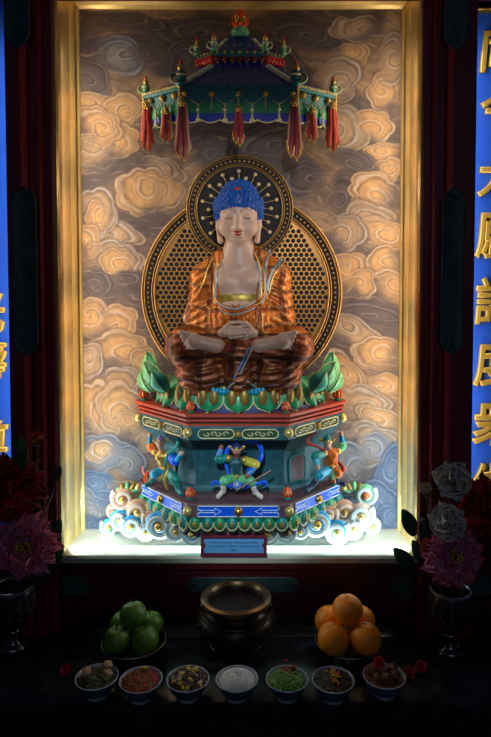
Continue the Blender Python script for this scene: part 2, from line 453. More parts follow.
        col = mix(col, c(*p['dk']), sm(.72, .98, f) * (.25 + .5 * t2))
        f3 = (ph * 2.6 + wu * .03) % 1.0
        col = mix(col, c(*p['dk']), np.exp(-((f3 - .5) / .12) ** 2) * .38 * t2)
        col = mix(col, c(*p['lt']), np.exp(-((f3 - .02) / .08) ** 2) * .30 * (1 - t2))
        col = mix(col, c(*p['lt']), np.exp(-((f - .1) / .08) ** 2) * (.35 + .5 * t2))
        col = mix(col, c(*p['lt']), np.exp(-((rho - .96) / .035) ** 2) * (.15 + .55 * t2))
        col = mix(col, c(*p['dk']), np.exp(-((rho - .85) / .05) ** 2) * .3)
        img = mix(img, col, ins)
    img = img * (0.83 + 0.22 * fbm(U / 5, V / 5, 91)[..., None])
    lin = np.clip(img, 0, 255) / 255.0
    lin = np.where(lin <= .04045, lin / 12.92, ((lin + .055) / 1.055) ** 2.4)
    h, w_ = U.shape
    # every vertex on the wall plane
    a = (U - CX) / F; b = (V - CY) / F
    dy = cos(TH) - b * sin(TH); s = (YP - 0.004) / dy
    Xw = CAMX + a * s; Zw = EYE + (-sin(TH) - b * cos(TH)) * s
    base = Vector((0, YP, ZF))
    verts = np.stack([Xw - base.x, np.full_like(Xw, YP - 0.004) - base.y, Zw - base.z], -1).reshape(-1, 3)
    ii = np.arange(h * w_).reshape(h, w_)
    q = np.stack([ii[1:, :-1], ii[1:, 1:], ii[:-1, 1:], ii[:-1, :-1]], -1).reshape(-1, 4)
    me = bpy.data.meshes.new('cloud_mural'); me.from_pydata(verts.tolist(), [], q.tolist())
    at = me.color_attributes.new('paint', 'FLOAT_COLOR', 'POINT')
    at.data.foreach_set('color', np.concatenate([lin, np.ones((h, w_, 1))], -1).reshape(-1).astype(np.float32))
    mt = bpy.data.materials.new('mural_paint'); mt.use_nodes = True; nt = mt.node_tree; bs = nt.nodes['Principled BSDF']
    an = nt.nodes.new('ShaderNodeAttribute'); an.attribute_name = 'paint'
    nt.links.new(an.outputs['Color'], bs.inputs['Base Color']); bs.inputs['Roughness'].default_value = 0.6
    me.materials.append(mt)
    o = bpy.data.objects.new('cloud_mural', me); COL.objects.link(o); o.location = base
    tag(o, 'painted mural of swirling tan and slate clouds at the back of the niche', 'mural')
mural()

# ------------------------------------------------------------------ pillar fittings
def plate(name, px0, px1, py0, py1, Y, label, group, horiz=False):
    """cast metal plate with lobed pointed ends, rim and hole"""
    x0, x1 = PX(px0, Y), PX(px1, Y); z1, z0 = PZ(py0, Y), PZ(py1, Y)
    t = thing(name, ((x0 + x1) / 2, Y, z0), label, 'metal plate', group)
    L, Wd = (x1 - x0, z1 - z0) if horiz else (z1 - z0, x1 - x0)
    half = [(0, 0.5), (0.10, 0.5), (0.16, 0.42), (0.30, 0.40), (0.40, 0.24), (0.48, 0.20), (0.56, 0.0)]
    e = Wd
    out = []
    ends = [(0.0, 0.5), (0.12, 0.5), (0.16, 0.44), (0.30, 0.42), (0.40, 0.28), (0.46, 0.24), (0.60, 0.02)]
    for l, ww in ends: out.append((L / 2 - 0.6 * e + l * e, ww * Wd))
    for l, ww in reversed(ends): out.append((L / 2 - 0.6 * e + l * e, -ww * Wd))
    for l, ww in ends: out.append((-(L / 2 - 0.6 * e + l * e), -ww * Wd))
    for l, ww in reversed(ends): out.append((-(L / 2 - 0.6 * e + l * e), ww * Wd))
    cx, cz = (x0 + x1) / 2, (z0 + z1) / 2
    def tp(p, y, k=1.0):
        a, b = p[0] * (1 - (1 - k) * Wd / L * 1.2), p[1] * k
        return (cx + (a if horiz else b), y, cz + (b if horiz else a))
    m = MB()
    m.loft([[tp(p, Y) for p in out], [tp(p, Y - 0.004) for p in out], [tp(p, Y - 0.005, .93) for p in out], [tp(p, Y - 0.003, .86) for p in out]])
    m.build('plate_body', BRONZE, t, sharp=30)
    d = MB(); rnd = random.Random(len(label))
    n = int(L / (Wd * 0.55))
    for i in range(n):      # cast tendrils
        c0 = -L / 2 + Wd * 0.75 + (L - Wd * 1.5) * (i + .5) / n; sgn = 1 if i % 2 else -1
        pts = []
        for j in range(12):
            an = j / 11 * 4.6; r = Wd * 0.26 * (1 - j / 15)
            pts.append(tp((c0 + r * cos(an), sgn * (r * sin(an) - 0.02 * Wd)), Y - 0.0035))
        d.tube(pts, 0.0016, 5)
    d.build('tendril_relief', BRONZE, t)
    for s in (-1, 1):
        p = tp((s * (L / 2 - 0.42 * e), 0), Y - 0.004)
        MB().ball(p, 0.0055, 0, 8, 6, (1, .35, 1)).build('screw', BLACKG, t)
    return t
Yf = 1.995
plate('metal_plate', 441, 464, 187, 355, Yf, 'green-black metal plate halfway up the pillar right of the niche', 'pillar fittings')
plate('metal_plate', 441, 465, -120, 51, Yf, 'metal plate at the very top of the pillar right of the niche', 'pillar fittings')
plate('metal_plate', 13, 38, 186, 356, Yf, 'green-black metal plate halfway up the pillar left of the niche', 'pillar fittings')
plate('metal_plate', 9, 34, -120, 49, Yf, 'bluish metal plate at the very top of the pillar left of the niche', 'pillar fittings')
plate('metal_plate', 186, 300, 577, 592, YW, 'long dark metal plate on the red wall behind the incense burner', 'wall fittings', True)
plate('metal_plate', 390, 421, 574, 598, YW, 'metal plate on the red wall above the oranges, beside the right vase', 'wall fittings', True)
plate('metal_plate', 48, 88, 576, 596, YW, 'metal plate on the dark wall between the left vase and the apples', 'wall fittings', True)
plate('metal_plate', 466, 500, 574, 597, YW, 'metal plate low on the wall to the right of the right vase', 'wall fittings', True)

# ------------------------------------------------------------------ gold characters on the side panels
def text_mesh(s, size, ext, bev):
    cu = bpy.data.curves.new('t', 'FONT'); cu.body = s; cu.size = size; cu.extrude = ext; cu.bevel_depth = bev; cu.bevel_resolution = 2
    cu.align_x = 'CENTER'; cu.align_y = 'CENTER'
    o = bpy.data.objects.new('t', cu); COL.objects.link(o)
    dg = bpy.context.evaluated_depsgraph_get(); dg.update()
    me = bpy.data.meshes.new_from_object(o.evaluated_get(dg))
    bpy.data.objects.remove(o); bpy.data.curves.remove(cu)
    return me
CHG = mat('character_gold', (236, 180, 72), 0.45, 0.32, 0.1, 60)
def glyph(s, x_edge, side, py, label, hpx=42, wide=1.0):
    """a raised gold character; its edge nearest the niche lies at photo column x_edge"""
    Y = 2.191
    size = M(hpx, Y) * 1.0
    me = text_mesh(s, size, 0.005, 0.0042)
    n = len(me.vertices); co = np.empty(n * 3); me.vertices.foreach_get('co', co); co = co.reshape(-1, 3)
    lo, hi = co.min(0), co.max(0); c = (lo + hi) / 2
    co -= c; k = M(hpx, Y) / (hi[1] - lo[1]); co[:, 0] *= k * 0.92 * wide; co[:, 1] *= k
    hw = co[:, 0].max()
    new = np.stack([co[:, 0] + 0.08 * co[:, 1], -co[:, 2], co[:, 1]], 1)
    me.vertices.foreach_set('co', new.reshape(-1)); me.update()
    me.materials.clear(); me.materials.append(CHG)
    x = PX(x_edge, Y) + (hw if side > 0 else -hw)
    o = bpy.data.objects.new('gold_character', me); COL.objects.link(o)
    o.location = (x, Y, PZ(py, Y)); o['_b'] = tuple(o.location)
    tag(o, label, 'character', 'raised gold characters on the blue panels')
R_ = ', right blue panel'
glyph('同', 478, 1, 52, 'topmost raised gold character with a square corner' + R_, 40)
glyph('今', 477, 1, 108, 'gold character with a long slanting stroke, second from the top' + R_, 42)
glyph('大', 476, 1, 176, 'gold character of spreading strokes, third from the top' + R_, 42)
glyph('願', 475, 1, 236, 'gold character of many fine strokes, fourth from the top' + R_, 46)
glyph('諸', 475, 1, 301, 'gold character level with the statue\'s chest' + R_, 48)
glyph('度', 475, 1, 363, 'gold character with a long left sweep, level with the knees' + R_, 48)
glyph('衆', 474, 1, 422, 'gold character just above the white flowers' + R_, 48)
glyph('生', 473, 1, 484, 'lowest gold character in view, behind the red flower' + R_, 44)
L_ = ', left blue panel'
glyph('光', 5, -1, 312, 'gold character with an upturned hook, uppermost in view' + L_, 42)
glyph('壽', 6, -1, 360, 'gold character showing two short strokes, middle one' + L_, 40)
glyph('尊', 6, -1, 440, 'gold character just above the red flower' + L_, 42)
# ================================================================== THE SEATED STATUE
def robe_material(name, base, band, goldc, metal, scale):
    m = bpy.data.materials.new(name); m.use_nodes = True; nt = m.node_tree; bs = nt.nodes['Principled BSDF']
    N = nt.nodes.new; L = nt.links.new
    tc = N('ShaderNodeTexCoord'); sp = N('ShaderNodeSeparateXYZ'); L(tc.outputs['Object'], sp.inputs[0])
    ns = N('ShaderNodeTexNoise'); ns.inputs['Scale'].default_value = 7; L(tc.outputs['Object'], ns.inputs['Vector'])
    def math(op, a, b=None, c=None):
        n = N('ShaderNodeMath'); n.operation = op
        for i, q in enumerate((a, b, c)):
            if q is None: continue
            if isinstance(q, (int, float)): n.inputs[i].default_value = q
            else: L(q, n.inputs[i])
        return n.outputs[0]
    def bandfac(axis, per, wid, off):
        w = math('MULTIPLY', ns.outputs['Fac'], 0.08)
        v = math('ADD', math('ADD', sp.outputs[axis], w), off)
        f = math('FRACT', math('DIVIDE', v, per))
        return math('LESS_THAN', f, wid), math('LESS_THAN', math('ABSOLUTE', math('SUBTRACT', f, wid)), 0.02)
    b1, e1 = bandfac(0, scale, .26, 5.0); b2, e2 = bandfac(2, scale * .8, .22, 5.03)
    bf = math('MAXIMUM', b1, b2); ef = math('MAXIMUM', e1, e2)
    br = N('ShaderNodeTexVoronoi'); br.inputs['Scale'].default_value = 130; L(tc.outputs['Object'], br.inputs['Vector'])
    n2 = N('ShaderNodeTexNoise'); n2.inputs['Scale'].default_value = 62; n2.inputs['Detail'].default_value = 5; L(tc.outputs['Object'], n2.inputs['Vector'])
    g = math('GREATER_THAN', math('ADD', n2.outputs['Fac'], math('MULTIPLY', br.outputs['Distance'], -.25)), 0.47)
    def mixc(f, a, b):
        n = N('ShaderNodeMix'); n.data_type = 'RGBA'
        L(f, n.inputs['Factor'])
        for q, i in ((a, 6), (b, 7)):
            if isinstance(q, tuple): n.inputs[i].default_value = q
            else: L(q, n.inputs[i])
        return n.outputs[2]
    col = mixc(math('MULTIPLY', g, .7), srgb(*base), srgb(*goldc))
    col = mixc(math('MULTIPLY', bf, .8), col, srgb(*band)); col = mixc(math('MULTIPLY', ef, .35), col, srgb(*goldc))
    L(col, bs.inputs['Base Color']); bs.inputs['Metallic'].default_value = metal; bs.inputs['Roughness'].default_value = 0.42
    bp = N('ShaderNodeBump'); bp.inputs['Strength'].default_value = .25; bp.inputs['Distance'].default_value = .002
    L(n2.outputs['Fac'], bp.inputs['Height']); L(bp.outputs['Normal'], bs.inputs['Normal'])
    return m
ROBE = robe_material('gold_brocade_robe', (204, 108, 36), (112, 58, 28), (250, 194, 96), 0.35, 0.085)
ROBEL = robe_material('robe_lower_shaded', (136, 64, 34), (62, 34, 28), (196, 128, 62), 0.4, 0.1)  # lower robe: mostly the dimmer light there, put into a darker colour

bud = thing('buddha_statue', (0, 2.1, PZ(397, 2.06)), 'seated gold-robed statue with blue curled hair and hands in its lap on the lotus pedestal', 'statue')
p = N
head_c = p(239, 216, 2.115)
torso = uni([ell(p(239, 300, 2.14), (.112, .074, .13)), cap(p(219, 273, 2.145), p(259, 273, 2.145), .042), cap(p(239, 256, 2.145), p(221, 269, 2.14), .036), cap(p(239, 256, 2.145), p(257, 269, 2.14), .036), ell(p(227, 281, 2.108), (.044, .04, .036)), ell(p(251, 281, 2.108), (.044, .04, .036)), ell(p(239, 312, 2.09), (.09, .06, .05))], .03)
head = uni([ell(p(239, 210, 2.12), (.0685, .086, .082)), ell(p(239, 226.5, 2.105), (.0600, .068, .059)), ell(p(239, 238, 2.08), (.026, .024, .019))], .022)
nose = uni([cap(p(239, 211, 2.050), p(239, 227.5, 2.029), .0062, .0098), cap(p(235.8, 228, 2.040), p(242.2, 228, 2.040), .0076)], .008)
brow = uni([cap(p(225, 214, 2.062), p(235, 210, 2.045), .004), cap(p(253, 214, 2.062), p(243, 210, 2.045), .004), cap(p(235, 210, 2.045), p(238, 215, 2.042), .004), cap(p(243, 210, 2.045), p(240, 215, 2.042), .004)], .004)
lids = uni([ell(p(229.5, 217.2, 2.060), (.0155, .012, .0085)), ell(p(248.5, 217.2, 2.060), (.0155, .012, .0085))], .003)
sock = uni([ell(p(229.5, 217.5, 2.035), (.022, .016, .012)), ell(p(248.5, 217.5, 2.035), (.022, .016, .012))], .003)
lipf = uni([cap(p(235, 233.2, 2.046), p(243, 233.2, 2.046), .006), cap(p(236, 236, 2.046), p(242, 236, 2.046), .0065)], .004)
cheek = uni([ell(p(227, 228, 2.075), (.026, .028, .026)), ell(p(251, 228, 2.075), (.026, .028, .026))], .01)
face = uni([head, cheek], .02)
face = sub(face, sock, .012)
face = uni([face, nose, ], .008); face = uni([face, brow, lids, lipf], .005)
ears = uni([f for s in (-1, 1) for f in (cap(p(239 + s * 20.5, 214, 2.125), p(239 + s * 20.5, 226, 2.12), .010, .008), cap(p(239 + s * 20.5, 226, 2.12), p(239 + s * 18.2, 241, 2.112), .007, .0105))], .01)
neck = cap(p(239, 234, 2.128), p(239, 262, 2.14), .046, .062)
rings3 = uni([cap(p(228, 247, 2.105), p(250, 247, 2.105), .012), ], .004)
arms = uni([f for s in (-1, 1) for f in (cap(p(239 + s * 36, 272, 2.15), p(239 + s * 46, 318, 2.13), .034, .03), cap(p(239 + s * 46, 318, 2.13), p(239 + s * 15, 333, 2.025), .03, .018))], .02)
# hands: lower hand fingers to the right, upper hand across, thumb tips meeting
hp = lambda x, y, d: p(239.5 + (x - 239.5) * .72, 331.5 + (y - 331.5) * .74, d)
hk = .78
hands = [uni([ell(hp(222, 333, 2.008), (.03 * hk, .024 * hk, .024 * hk)), ell(hp(257, 334, 2.008), (.03 * hk, .024 * hk, .024 * hk))], .01)]
for k, (ya, yy) in enumerate(((324.5, 2.0), (329.0, 1.99), (333.6, 1.986), (338.0, 1.99))):      # fingers of the hand laid on top
    hands.append(cap(hp(228, ya + 2, yy + .002), hp(251 - abs(k - 1) * 2, ya, yy), .0088 * hk, .0075 * hk))
    hands.append(cap(hp(252, ya + 3.5, yy + .012), hp(236, ya + 3.5, yy + .016), .0085 * hk, .0075 * hk))
thumbs = uni([cap(hp(221, 327, 2.003), hp(229, 320, 1.999), .0105 * hk, .0095 * hk), cap(hp(229, 320, 1.999), hp(238.6, 319, 1.997), .0095 * hk, .0075 * hk), cap(hp(258, 327, 2.003), hp(250, 320, 1.999), .0105 * hk, .0095 * hk), cap(hp(250, 320, 1.999), hp(240.4, 319, 1.997), .0095 * hk, .0075 * hk)], .003)
hands = uni(hands + [thumbs], .003)
# upturned feet resting on the thighs
feet = []
for s in (-1, 1):
    c = lambda q: 239.5 + s * q
    ft = uni([cap(p(c(20), 347, 2.02), p(c(46), 341, 2.012), .026, .024), ell(p(c(20), 347, 2.018), (.03, .024, .024)), ell(p(c(45), 341, 2.008), (.022, .02, .03))], .012)
    toes = [cap(p(c(50), 333.5 + k * 3.6, 2.003), p(c(57.5 - k * 1.5), 332.5 + k * 4.0, 2.002), (.0078 - k * .0009)) for k in range(5)]
    feet.append(uni([ft, uni(toes, .002)], .006))
shins = uni([cap(p(239.5 + s * 25, 347, 2.05), p(239.5 - s * 30, 352, 2.08), .03) for s in (-1, 1)], .02)
body = uni([uni([torso, neck, arms], .025), face], .012)
body = uni([body, ears], .006); body = uni([body, hands], .006)
body = uni([body, uni([uni(feet, .002), shins], .01), cap(p(239, 318, 2.13), p(239, 352, 2.11), .09)], .01)
sdf_mesh('body', body, (-.215, 1.955, PZ(372, 2.06)), (.215, 2.26, PZ(178, 2.12)), .0027, SKIN, bud)

def on(f, x, z, y0=1.93, y1=2.3, off=0.0):
    """first surface point of f met going back from the front at x, z"""
    ys = np.linspace(y0, y1, 400, dtype=np.float32)
    d = f(np.full_like(ys, x), ys, np.full_like(ys, z)); k = np.argmax(d < 0)
    return (x, float(ys[k]) - off if d.min() < 0 else None, z)
def onp(f, px, py, off=0.0, Y=2.08):
    q = N(px, py, Y); r = on(f, q[0], q[2])
    return (r[0], r[1] - off if r[1] is not None else Y, r[2])

# face paint
m = MB()
for a in ((-1, 1)):
    pts = [onp(body, 239 + a * q, y, .0006) for q, y in ((2.4, 214.5), (4, 212.2), (7, 210.7), (10.5, 210.9), (14.4, 213.4))]
    m.tube(spline(pts, 5), 0.0008, 6, 0)
    pts = [onp(body, 239 + a * q, y, .0004) for q, y in ((5.0, 218.4), (7, 219.4), (9.5, 219.7), (12, 219.2), (14.4, 217.6))]
    m.tube(spline(pts, 5), 0.0013, 6, 0)
m.build('eye_and_brow_lines', mat('eye_line_paint', (58, 44, 44), 0, .5), bud)['label'] = 'thin dark lines of the lowered eyes and brows'
LIP = mat('lip_paint', (168, 40, 34), 0, .35)
m = MB()
for yy, r, sp in ((233.3, .0062, 4.6), (236.0, .0068, 3.6)):
    pts = [onp(body, 239 + q, yy + abs(q) * (-.12 if yy < 234 else -.15), .0) for q in np.linspace(-sp, sp, 9)]
    m.tube(pts, lambda t, r=r: r * .62 * (0.35 + 0.65 * sin(pi * min(1, max(0, t)))), 8, 0)
m.build('lips', LIP, bud)['label'] = 'small red painted lips'

# hair: cap of snail curls with topknot
hair_core = uni([ell(p(239, 207, 2.135), (.082, .108, .058)), cap(p(239, 204, 2.14), p(239, 200, 2.14), .068), ell(p(239, 200, 2.125), (.066, .097, .044)), ell(p(239, 191, 2.115), (.044, .05, .031))], .009)
hair_side = uni([cap(p(239 + s * 20.6, 203, 2.108), p(239 + s * 21.4, 217.5, 2.116), .0135, .0085) for s in (-1, 1)], .01)
back = ell(p(239, 212, 2.17), (.072, .055, .066))
hairf = uni([hair_core, hair_side, back], .012)
zh, zside = PZ(206.5, 2.04), PZ(214, 2.1)
def cut(x, y, z):
    d = z - (zh - 2.2 * x * x)
    return np.maximum(np.maximum(d, y - 2.135), np.abs(x) - .0635) * .8
hairf = sub(hairf, cut, .006)
ho = sdf_mesh('hair', hairf, (-.1, 2.02, PZ(246, 2.12)), (.1, 2.25, PZ(176, 2.12)), .003, HAIRB, bud)
m = MB(); vs = [v for v in ho.data.vertices]; cand = list(range(len(vs))); random.Random(3).shuffle(cand)
chosen = []; grid = {}
cell = .0092
for i in cand:
    c = vs[i].co
    if vs[i].normal.y > .35: continue
    k = (int(c.x // cell), int(c.y // cell), int(c.z // cell)); ok = True
    for a in (-1, 0, 1):
        for b in (-1, 0, 1):
            for e in (-1, 0, 1):
                for q in grid.get((k[0] + a, k[1] + b, k[2] + e), ()):
                    if (q - c).length < cell: ok = False
    if ok: grid.setdefault(k, []).append(c.copy()); chosen.append((c.copy(), vs[i].normal.copy()))
B0 = Vector(bud['_b'])
for c, nn in chosen: m.ball(c + B0 + nn * .0002, .0052, 0, 8, 5)
m.build('hair_curls', HAIRB, bud)
m = MB().ball(onp(hairf, 239, 191, .004), .0085, 0, 10, 8, (1.5, .5, .8)); m.build('hair_jewel', RED, bud)['label'] = 'small red jewel in the hair'

# robe
shell = uni([ell(p(239, 300, 2.14), (.128, .088, .15)), cap(p(224, 262, 2.155), p(206, 280, 2.152), .05, .055), cap(p(255, 260, 2.155), p(274, 277, 2.152), .05, .056), cap(p(228, 262, 2.155), p(250, 262, 2.155), .05),
             cap(p(206, 280, 2.15), p(201.5, 318, 2.13), .055, .057), cap(p(274, 277, 2.15), p(278.5, 318, 2.13), .056, .058),
             cap(p(202, 318, 2.125), p(222, 330, 2.045), .052, .031), cap(p(277, 318, 2.125), p(257, 330, 2.045), .052, .031),
             cap(p(221, 316, 2.08), p(258, 316, 2.08), .032), ell(p(239, 317, 2.085), (.105, .084, .05))], .024)
legs = uni([cap(p(189, 348, 2.085), p(240, 352, 2.065), .082, .07), cap(p(291, 348, 2.085), p(240, 352, 2.065), .082, .07), ell(p(239, 345, 2.16), (.2, .09, .07))], .03)
drape = uni([ell(p(205, 372, 2.075), (.1, .085, .088)), ell(p(274, 372, 2.075), (.1, .085, .088)), ell(p(240, 376, 2.05), (.06, .075, .08))], .014)
def folds(f):
    kx = [NX(205, 2.03), NX(274, 2.03), NX(240, 2.03)]
    z0, zl, zt = PZ(352, 2.03), PZ(331, 2.05), PZ(250, 2.1)
    def g(x, y, z):
        d = f(x, y, z)
        # hanging swags below the legs
        r1 = np.sqrt((np.abs(x) - kx[1]) ** 2 * .55 + (z - z0 - .02) ** 2); r2 = np.sqrt(x ** 2 * 2.4 + (z - z0 - .03) ** 2)
        r = np.where(np.abs(x) < .05, r2, r1)
        wlow = np.clip((z0 - .035 - z) / .02, 0, 1)
        d = d + wlow * .0026 * np.sin(r * 2 * pi / .026 + 30 * x)
        # long soft folds on the shins
        wmid = np.clip((zl - z) / .02, 0, 1) * (1 - wlow)
        d = d + wmid * .0014 * np.sin((z + .16 * np.abs(x) + .5 * x * x) * 2 * pi / .032)
        # sleeves and chest panels
        wup = np.clip((z - zl) / .02, 0, 1)
        ax = np.abs(x)
        sl = np.sin((z * 1.0 + ax * .55) * 2 * pi / .03 + 6 * y)
        ch = np.sin((ax - .35 * (z - zt) * .2) * 2 * pi / .02)
        wsl = np.clip((ax - .09) / .03, 0, 1)
        d = d + wup * (.0021 * sl * wsl * np.clip((zt + .0 - z) / .1, 0, 1) + .0018 * ch * (1 - wsl))
        return d
    return g
zb = PZ(304.5, 2.06)
oz = np.array([PZ(q, 2.06) for q in (330, 308, 300, 285, 268, 255, 235)][::1]); ol = np.array([NX(q, 2.06) for q in (232, 227, 220.5, 218.5, 219.5, 224, 230)]); orr = np.array([NX(q, 2.06) for q in (242, 250, 256.5, 258.5, 258.5, 254, 248)])
def opening(x, y, z):
    l = np.interp(z, oz, ol); r = np.interp(z, oz, orr)
    d = np.maximum(l - x, x - r)
    d = np.maximum(d, y - 2.14)
    return np.maximum(d, zb - z) * .8
robe = sub(shell, opening, .004)
neckhole = cap(p(239, 225, 2.13), p(239, 268, 2.13), .06, .056)
robe = sub(robe, neckhole, .006)
robe = uni([robe, legs], .016); robe = uni([robe, drape], .012)
handroom = uni([ell(p(239.5, 333, 1.985), (.068, .062, .026)), ell(p(205, 341, 1.965), (.1, .055, .03)), ell(p(274, 341, 1.965), (.1, .055, .03))], .01)
robe = sub(robe, handroom, .008)
robef = folds(robe)
zl = PZ(333, 2.05)
sdf_mesh('robe', robef, (-.3, 1.94, PZ(402, 2.06)), (.3, 2.262, PZ(240, 2.12)), .0033, [ROBE, ROBEL], bud, lambda x, y, z: (z < zl))

# inner garment with lotus edge across the belly
inner = uni([ell(p(239, 300, 2.138), (.118, .081, .134)), ell(p(239, 314, 2.092), (.09, .06, .05))], .02)
zi = PZ(295.5, 2.06)
def igf(x, y, z):
    d = inner(x, y, z) - .003
    return np.maximum(np.maximum(d, z - zi - .006 * np.abs(np.sin(x * 2 * pi / .06))), np.abs(x) - .085)
sdf_mesh('inner_garment', igf, (-.1, 1.98, PZ(322, 2.06)), (.1, 2.2, PZ(290, 2.06)), .0025, [mat('inner_garment_paint', (176, 158, 70), .4, .4, 0, 0, .3, 60)], bud)
SKYB = mat('pale_blue_trim', (158, 172, 178), .15, .4)
m = MB()
def edge(pts, r, mi, off=.002, f=robef): m.tube(spline([onp(f, a, b, off) for a, b in pts], 6), r, 7, mi)
Lp = [(226, 252), (222, 262), (218.5, 272), (217, 285), (218, 297), (224, 303.5), (233, 306)]
Rp = [(252.5, 252), (257, 262), (259.5, 272), (260, 285), (258.5, 297), (252, 303.5), (241, 306)]
edge([(a - .3, b) for a, b in Lp], .0036, 0); edge([(a + .3, b) for a, b in Rp], .0036, 0)
edge([(a - 2.2, b) for a, b in Lp], .0026, 1); edge([(a + 2.2, b) for a, b in Rp], .0026, 1)
edge([(a + 5.4, b + 1) for a, b in Rp[1:]], .0026, 1)
edge([(270, 250), (267, 262), (266, 276), (266.5, 292), (262, 304)], .0048, 0)
edge([(283, 259), (275, 268), (270, 279), (268, 291)], .0056, 0); edge([(285, 261), (278, 270), (272.5, 281), (270, 293)], .0026, 1)
edge([(214, 256), (208, 268), (204, 282), (197, 296)], .003, 1)
m.build('robe_trim', [SKYB, GOLDP], bud)['label'] = 'pale blue and gold edging of the robe'
m = MB()
for dy, mi in ((0, 0), (3, 1), (6, 0), (9, 1)):
    edge([(217 + dy * .6, 301 + dy), (225, 306.5 + dy * .85), (235, 308.5 + dy * .85), (246, 306.5 + dy * .85), (256, 301 + dy)], .0042 - .0002 * dy, mi)
m.build('waist_sash', [SKYB, mat('sash_orange', (196, 98, 44), .3, .4)], bud)
m = MB()
edge([(250, 345), (247, 352), (244, 358), (240, 366), (236, 374)], .0042, 0); edge([(253, 345), (250, 353), (246, 361), (242, 370)], .003, 1)
edge([(226, 390), (230, 384), (236, 378)], .003, 1); edge([(262, 390), (256, 384), (248, 377)], .003, 1)
m.build('hanging_ribbon', [mat('ribbon_blue', (70, 110, 170), .1, .4), SKYB], bud)

# ------------------------------------------------------------------ halo
def halo_mat():
    m = bpy.data.materials.new('halo_bronze'); m.use_nodes = True; b = m.node_tree.nodes['Principled BSDF']
    b.inputs['Base Color'].default_value = srgb(176, 130, 66); b.inputs['Metallic'].default_value = .45; b.inputs['Roughness'].default_value = .42
    return m
HB = halo_mat()
DARKH = mat('halo_recess_dark', (9, 8, 10), 0, .85)
hal = thing('halo', (0, 2.262, PZ(396, 2.262)), 'dark double halo of honeycomb disc and rayed head disc behind the seated statue', 'halo')
bc = Vector(N(240.5, 292.5, 2.258)); br = M(100, 2.258); 
m = MB().lathe([(0.0, -.012), (br, -.012), (br, .0), (0.0, .0)], bc, 96, 0, axis=(0, -1, 0))
pt = M(5.4, 2.258)
rr = M(86, 2.258); k = 0
yy = bc.y - .0008
nrow = int(rr / (pt * .866)) + 1
for j in range(-nrow, nrow + 1):
    for i in range(-nrow - 2, nrow + 3):
        x = (i + .5 * (j % 2)) * pt; z = j * pt * .866
        if x * x + z * z > (rr - pt * .4) ** 2: continue
        q = [(bc.x + x + pt * .43 * cos(t * pi / 4 + .39), yy, bc.z + z + pt * .43 * sin(t * pi / 4 + .39)) for t in range(8)]
        m.add(q, [tuple(range(8))], 1)
ring = lambda c, r0, r1, y, mi, mm: mm.lathe([(r0, 0), (r0, .003), (r1, .003), (r1, 0)], Vector((c.x, y, c.z)), 96, mi, axis=(0, -1, 0), cap=False)
ring(bc, M(86.5, 2.26), M(99, 2.26), bc.y, 1, m)
m.build('honeycomb_disc', [HB, DARKH], hal)
m = MB()
circ = lambda c, r, y, n=96: [(c.x + r * cos(2 * pi * k / n), y, c.z + r * sin(2 * pi * k / n)) for k in range(n)]
for q, r in ((99.2, .0042), (97, .002), (89.5, .002), (87, .003)): m.tube(circ(bc, M(q, 2.26), bc.y - .004), r, 6, 0, True)
for k in range(120):
    a = 2 * pi * k / 120; m.ball((bc.x + M(93.2, 2.26) * cos(a), bc.y - .004, bc.z + M(93.2, 2.26) * sin(a)), .0045, 0, 6, 4)
m.build('disc_rim', HB, hal)['label'] = 'gilded beaded rim of the big disc'
hc = Vector(N(238.8, 209, 2.236)); R0 = M(53, 2.236)
m = MB().lathe([(0, -.02), (R0, -.02), (R0, 0), (0, 0)], hc, 80, 0, axis=(0, -1, 0)); m.build('head_disc', mat('head_disc_black', (14, 13, 16), 0, .75), hal)
m = MB()
for q, r in ((52.6, .0026), (50.3, .0014), (44.5, .0014), (42.6, .0022)): m.tube(circ(hc, M(q, 2.236), hc.y - .001), r, 6, 0, True)
for k in range(64):
    a = 2 * pi * k / 64; m.ball((hc.x + M(47.4, 2.236) * cos(a), hc.y - .001, hc.z + M(47.4, 2.236) * sin(a)), .0042, 0, 6, 4)
m.build('head_disc_rim', OLDGOLD, hal)
RAYM = mat('ray_gold', (190, 172, 128), .4, .4)
for k in range(28):
    a = pi / 2 + 2 * pi * k / 28 + .02; ln = 37.5 if k % 2 == 0 else 31
    if sin(a) < -.72: continue
    d = Vector((cos(a), 0, sin(a))); y = hc.y - .002
    m = MB().tube([hc + d * M(16, 2.236) - Vector((0, .002, 0)), hc + d * M(ln, 2.236) - Vector((0, .002, 0))], .0013, 6)
    m.ball(hc + d * M(ln, 2.236) - Vector((0, .002, 0)), M(1.9, 2.236), 0, 10, 6, (1, .5, 1))
    m.build('ray', RAYM, hal)
# ================================================================== THE PEDESTAL
YF_, YSd = 2.0, 2.245
def ring(s=1.0, z=0.0, xf=.1705, yf=YF_, xs=.386, ys=YSd, yb=YP - .012, e=0.0):
    f = lambda y: yb - (yb - y) * s
    return [(-xs * s, yb, z), (-xs * s, f(ys), z), (-xf * s, f(yf), z), (xf * s, f(yf), z), (xs * s, f(ys), z), (xs * s, yb, z)]
def zat(py, Y=YF_): return PZ(py, Y)
def slab(levels, **k):
    m = MB(); m.loft([ring(s, z, **k) for s, z in levels]); return m
ped = thing('pedestal', (0, 2.15, ZF), 'painted hexagonal lotus pedestal with cloud scroll foot under the seated statue', 'pedestal')
z = zat
# tray
zt0, zt1 = z(518), z(504)
m = slab([(.93, z(531)), (.975, z(520)), (.985, zt0 - .002)]); m.build('tray_skirt', TEAL, ped, sharp=20)
m = slab([(1.0, zt0), (1.004, zt0 + .003), (1.004, zt1 - .003), (.995, zt1), (.6, zt1 + .001)]); m.build('tray', PLUM, ped, sharp=20)
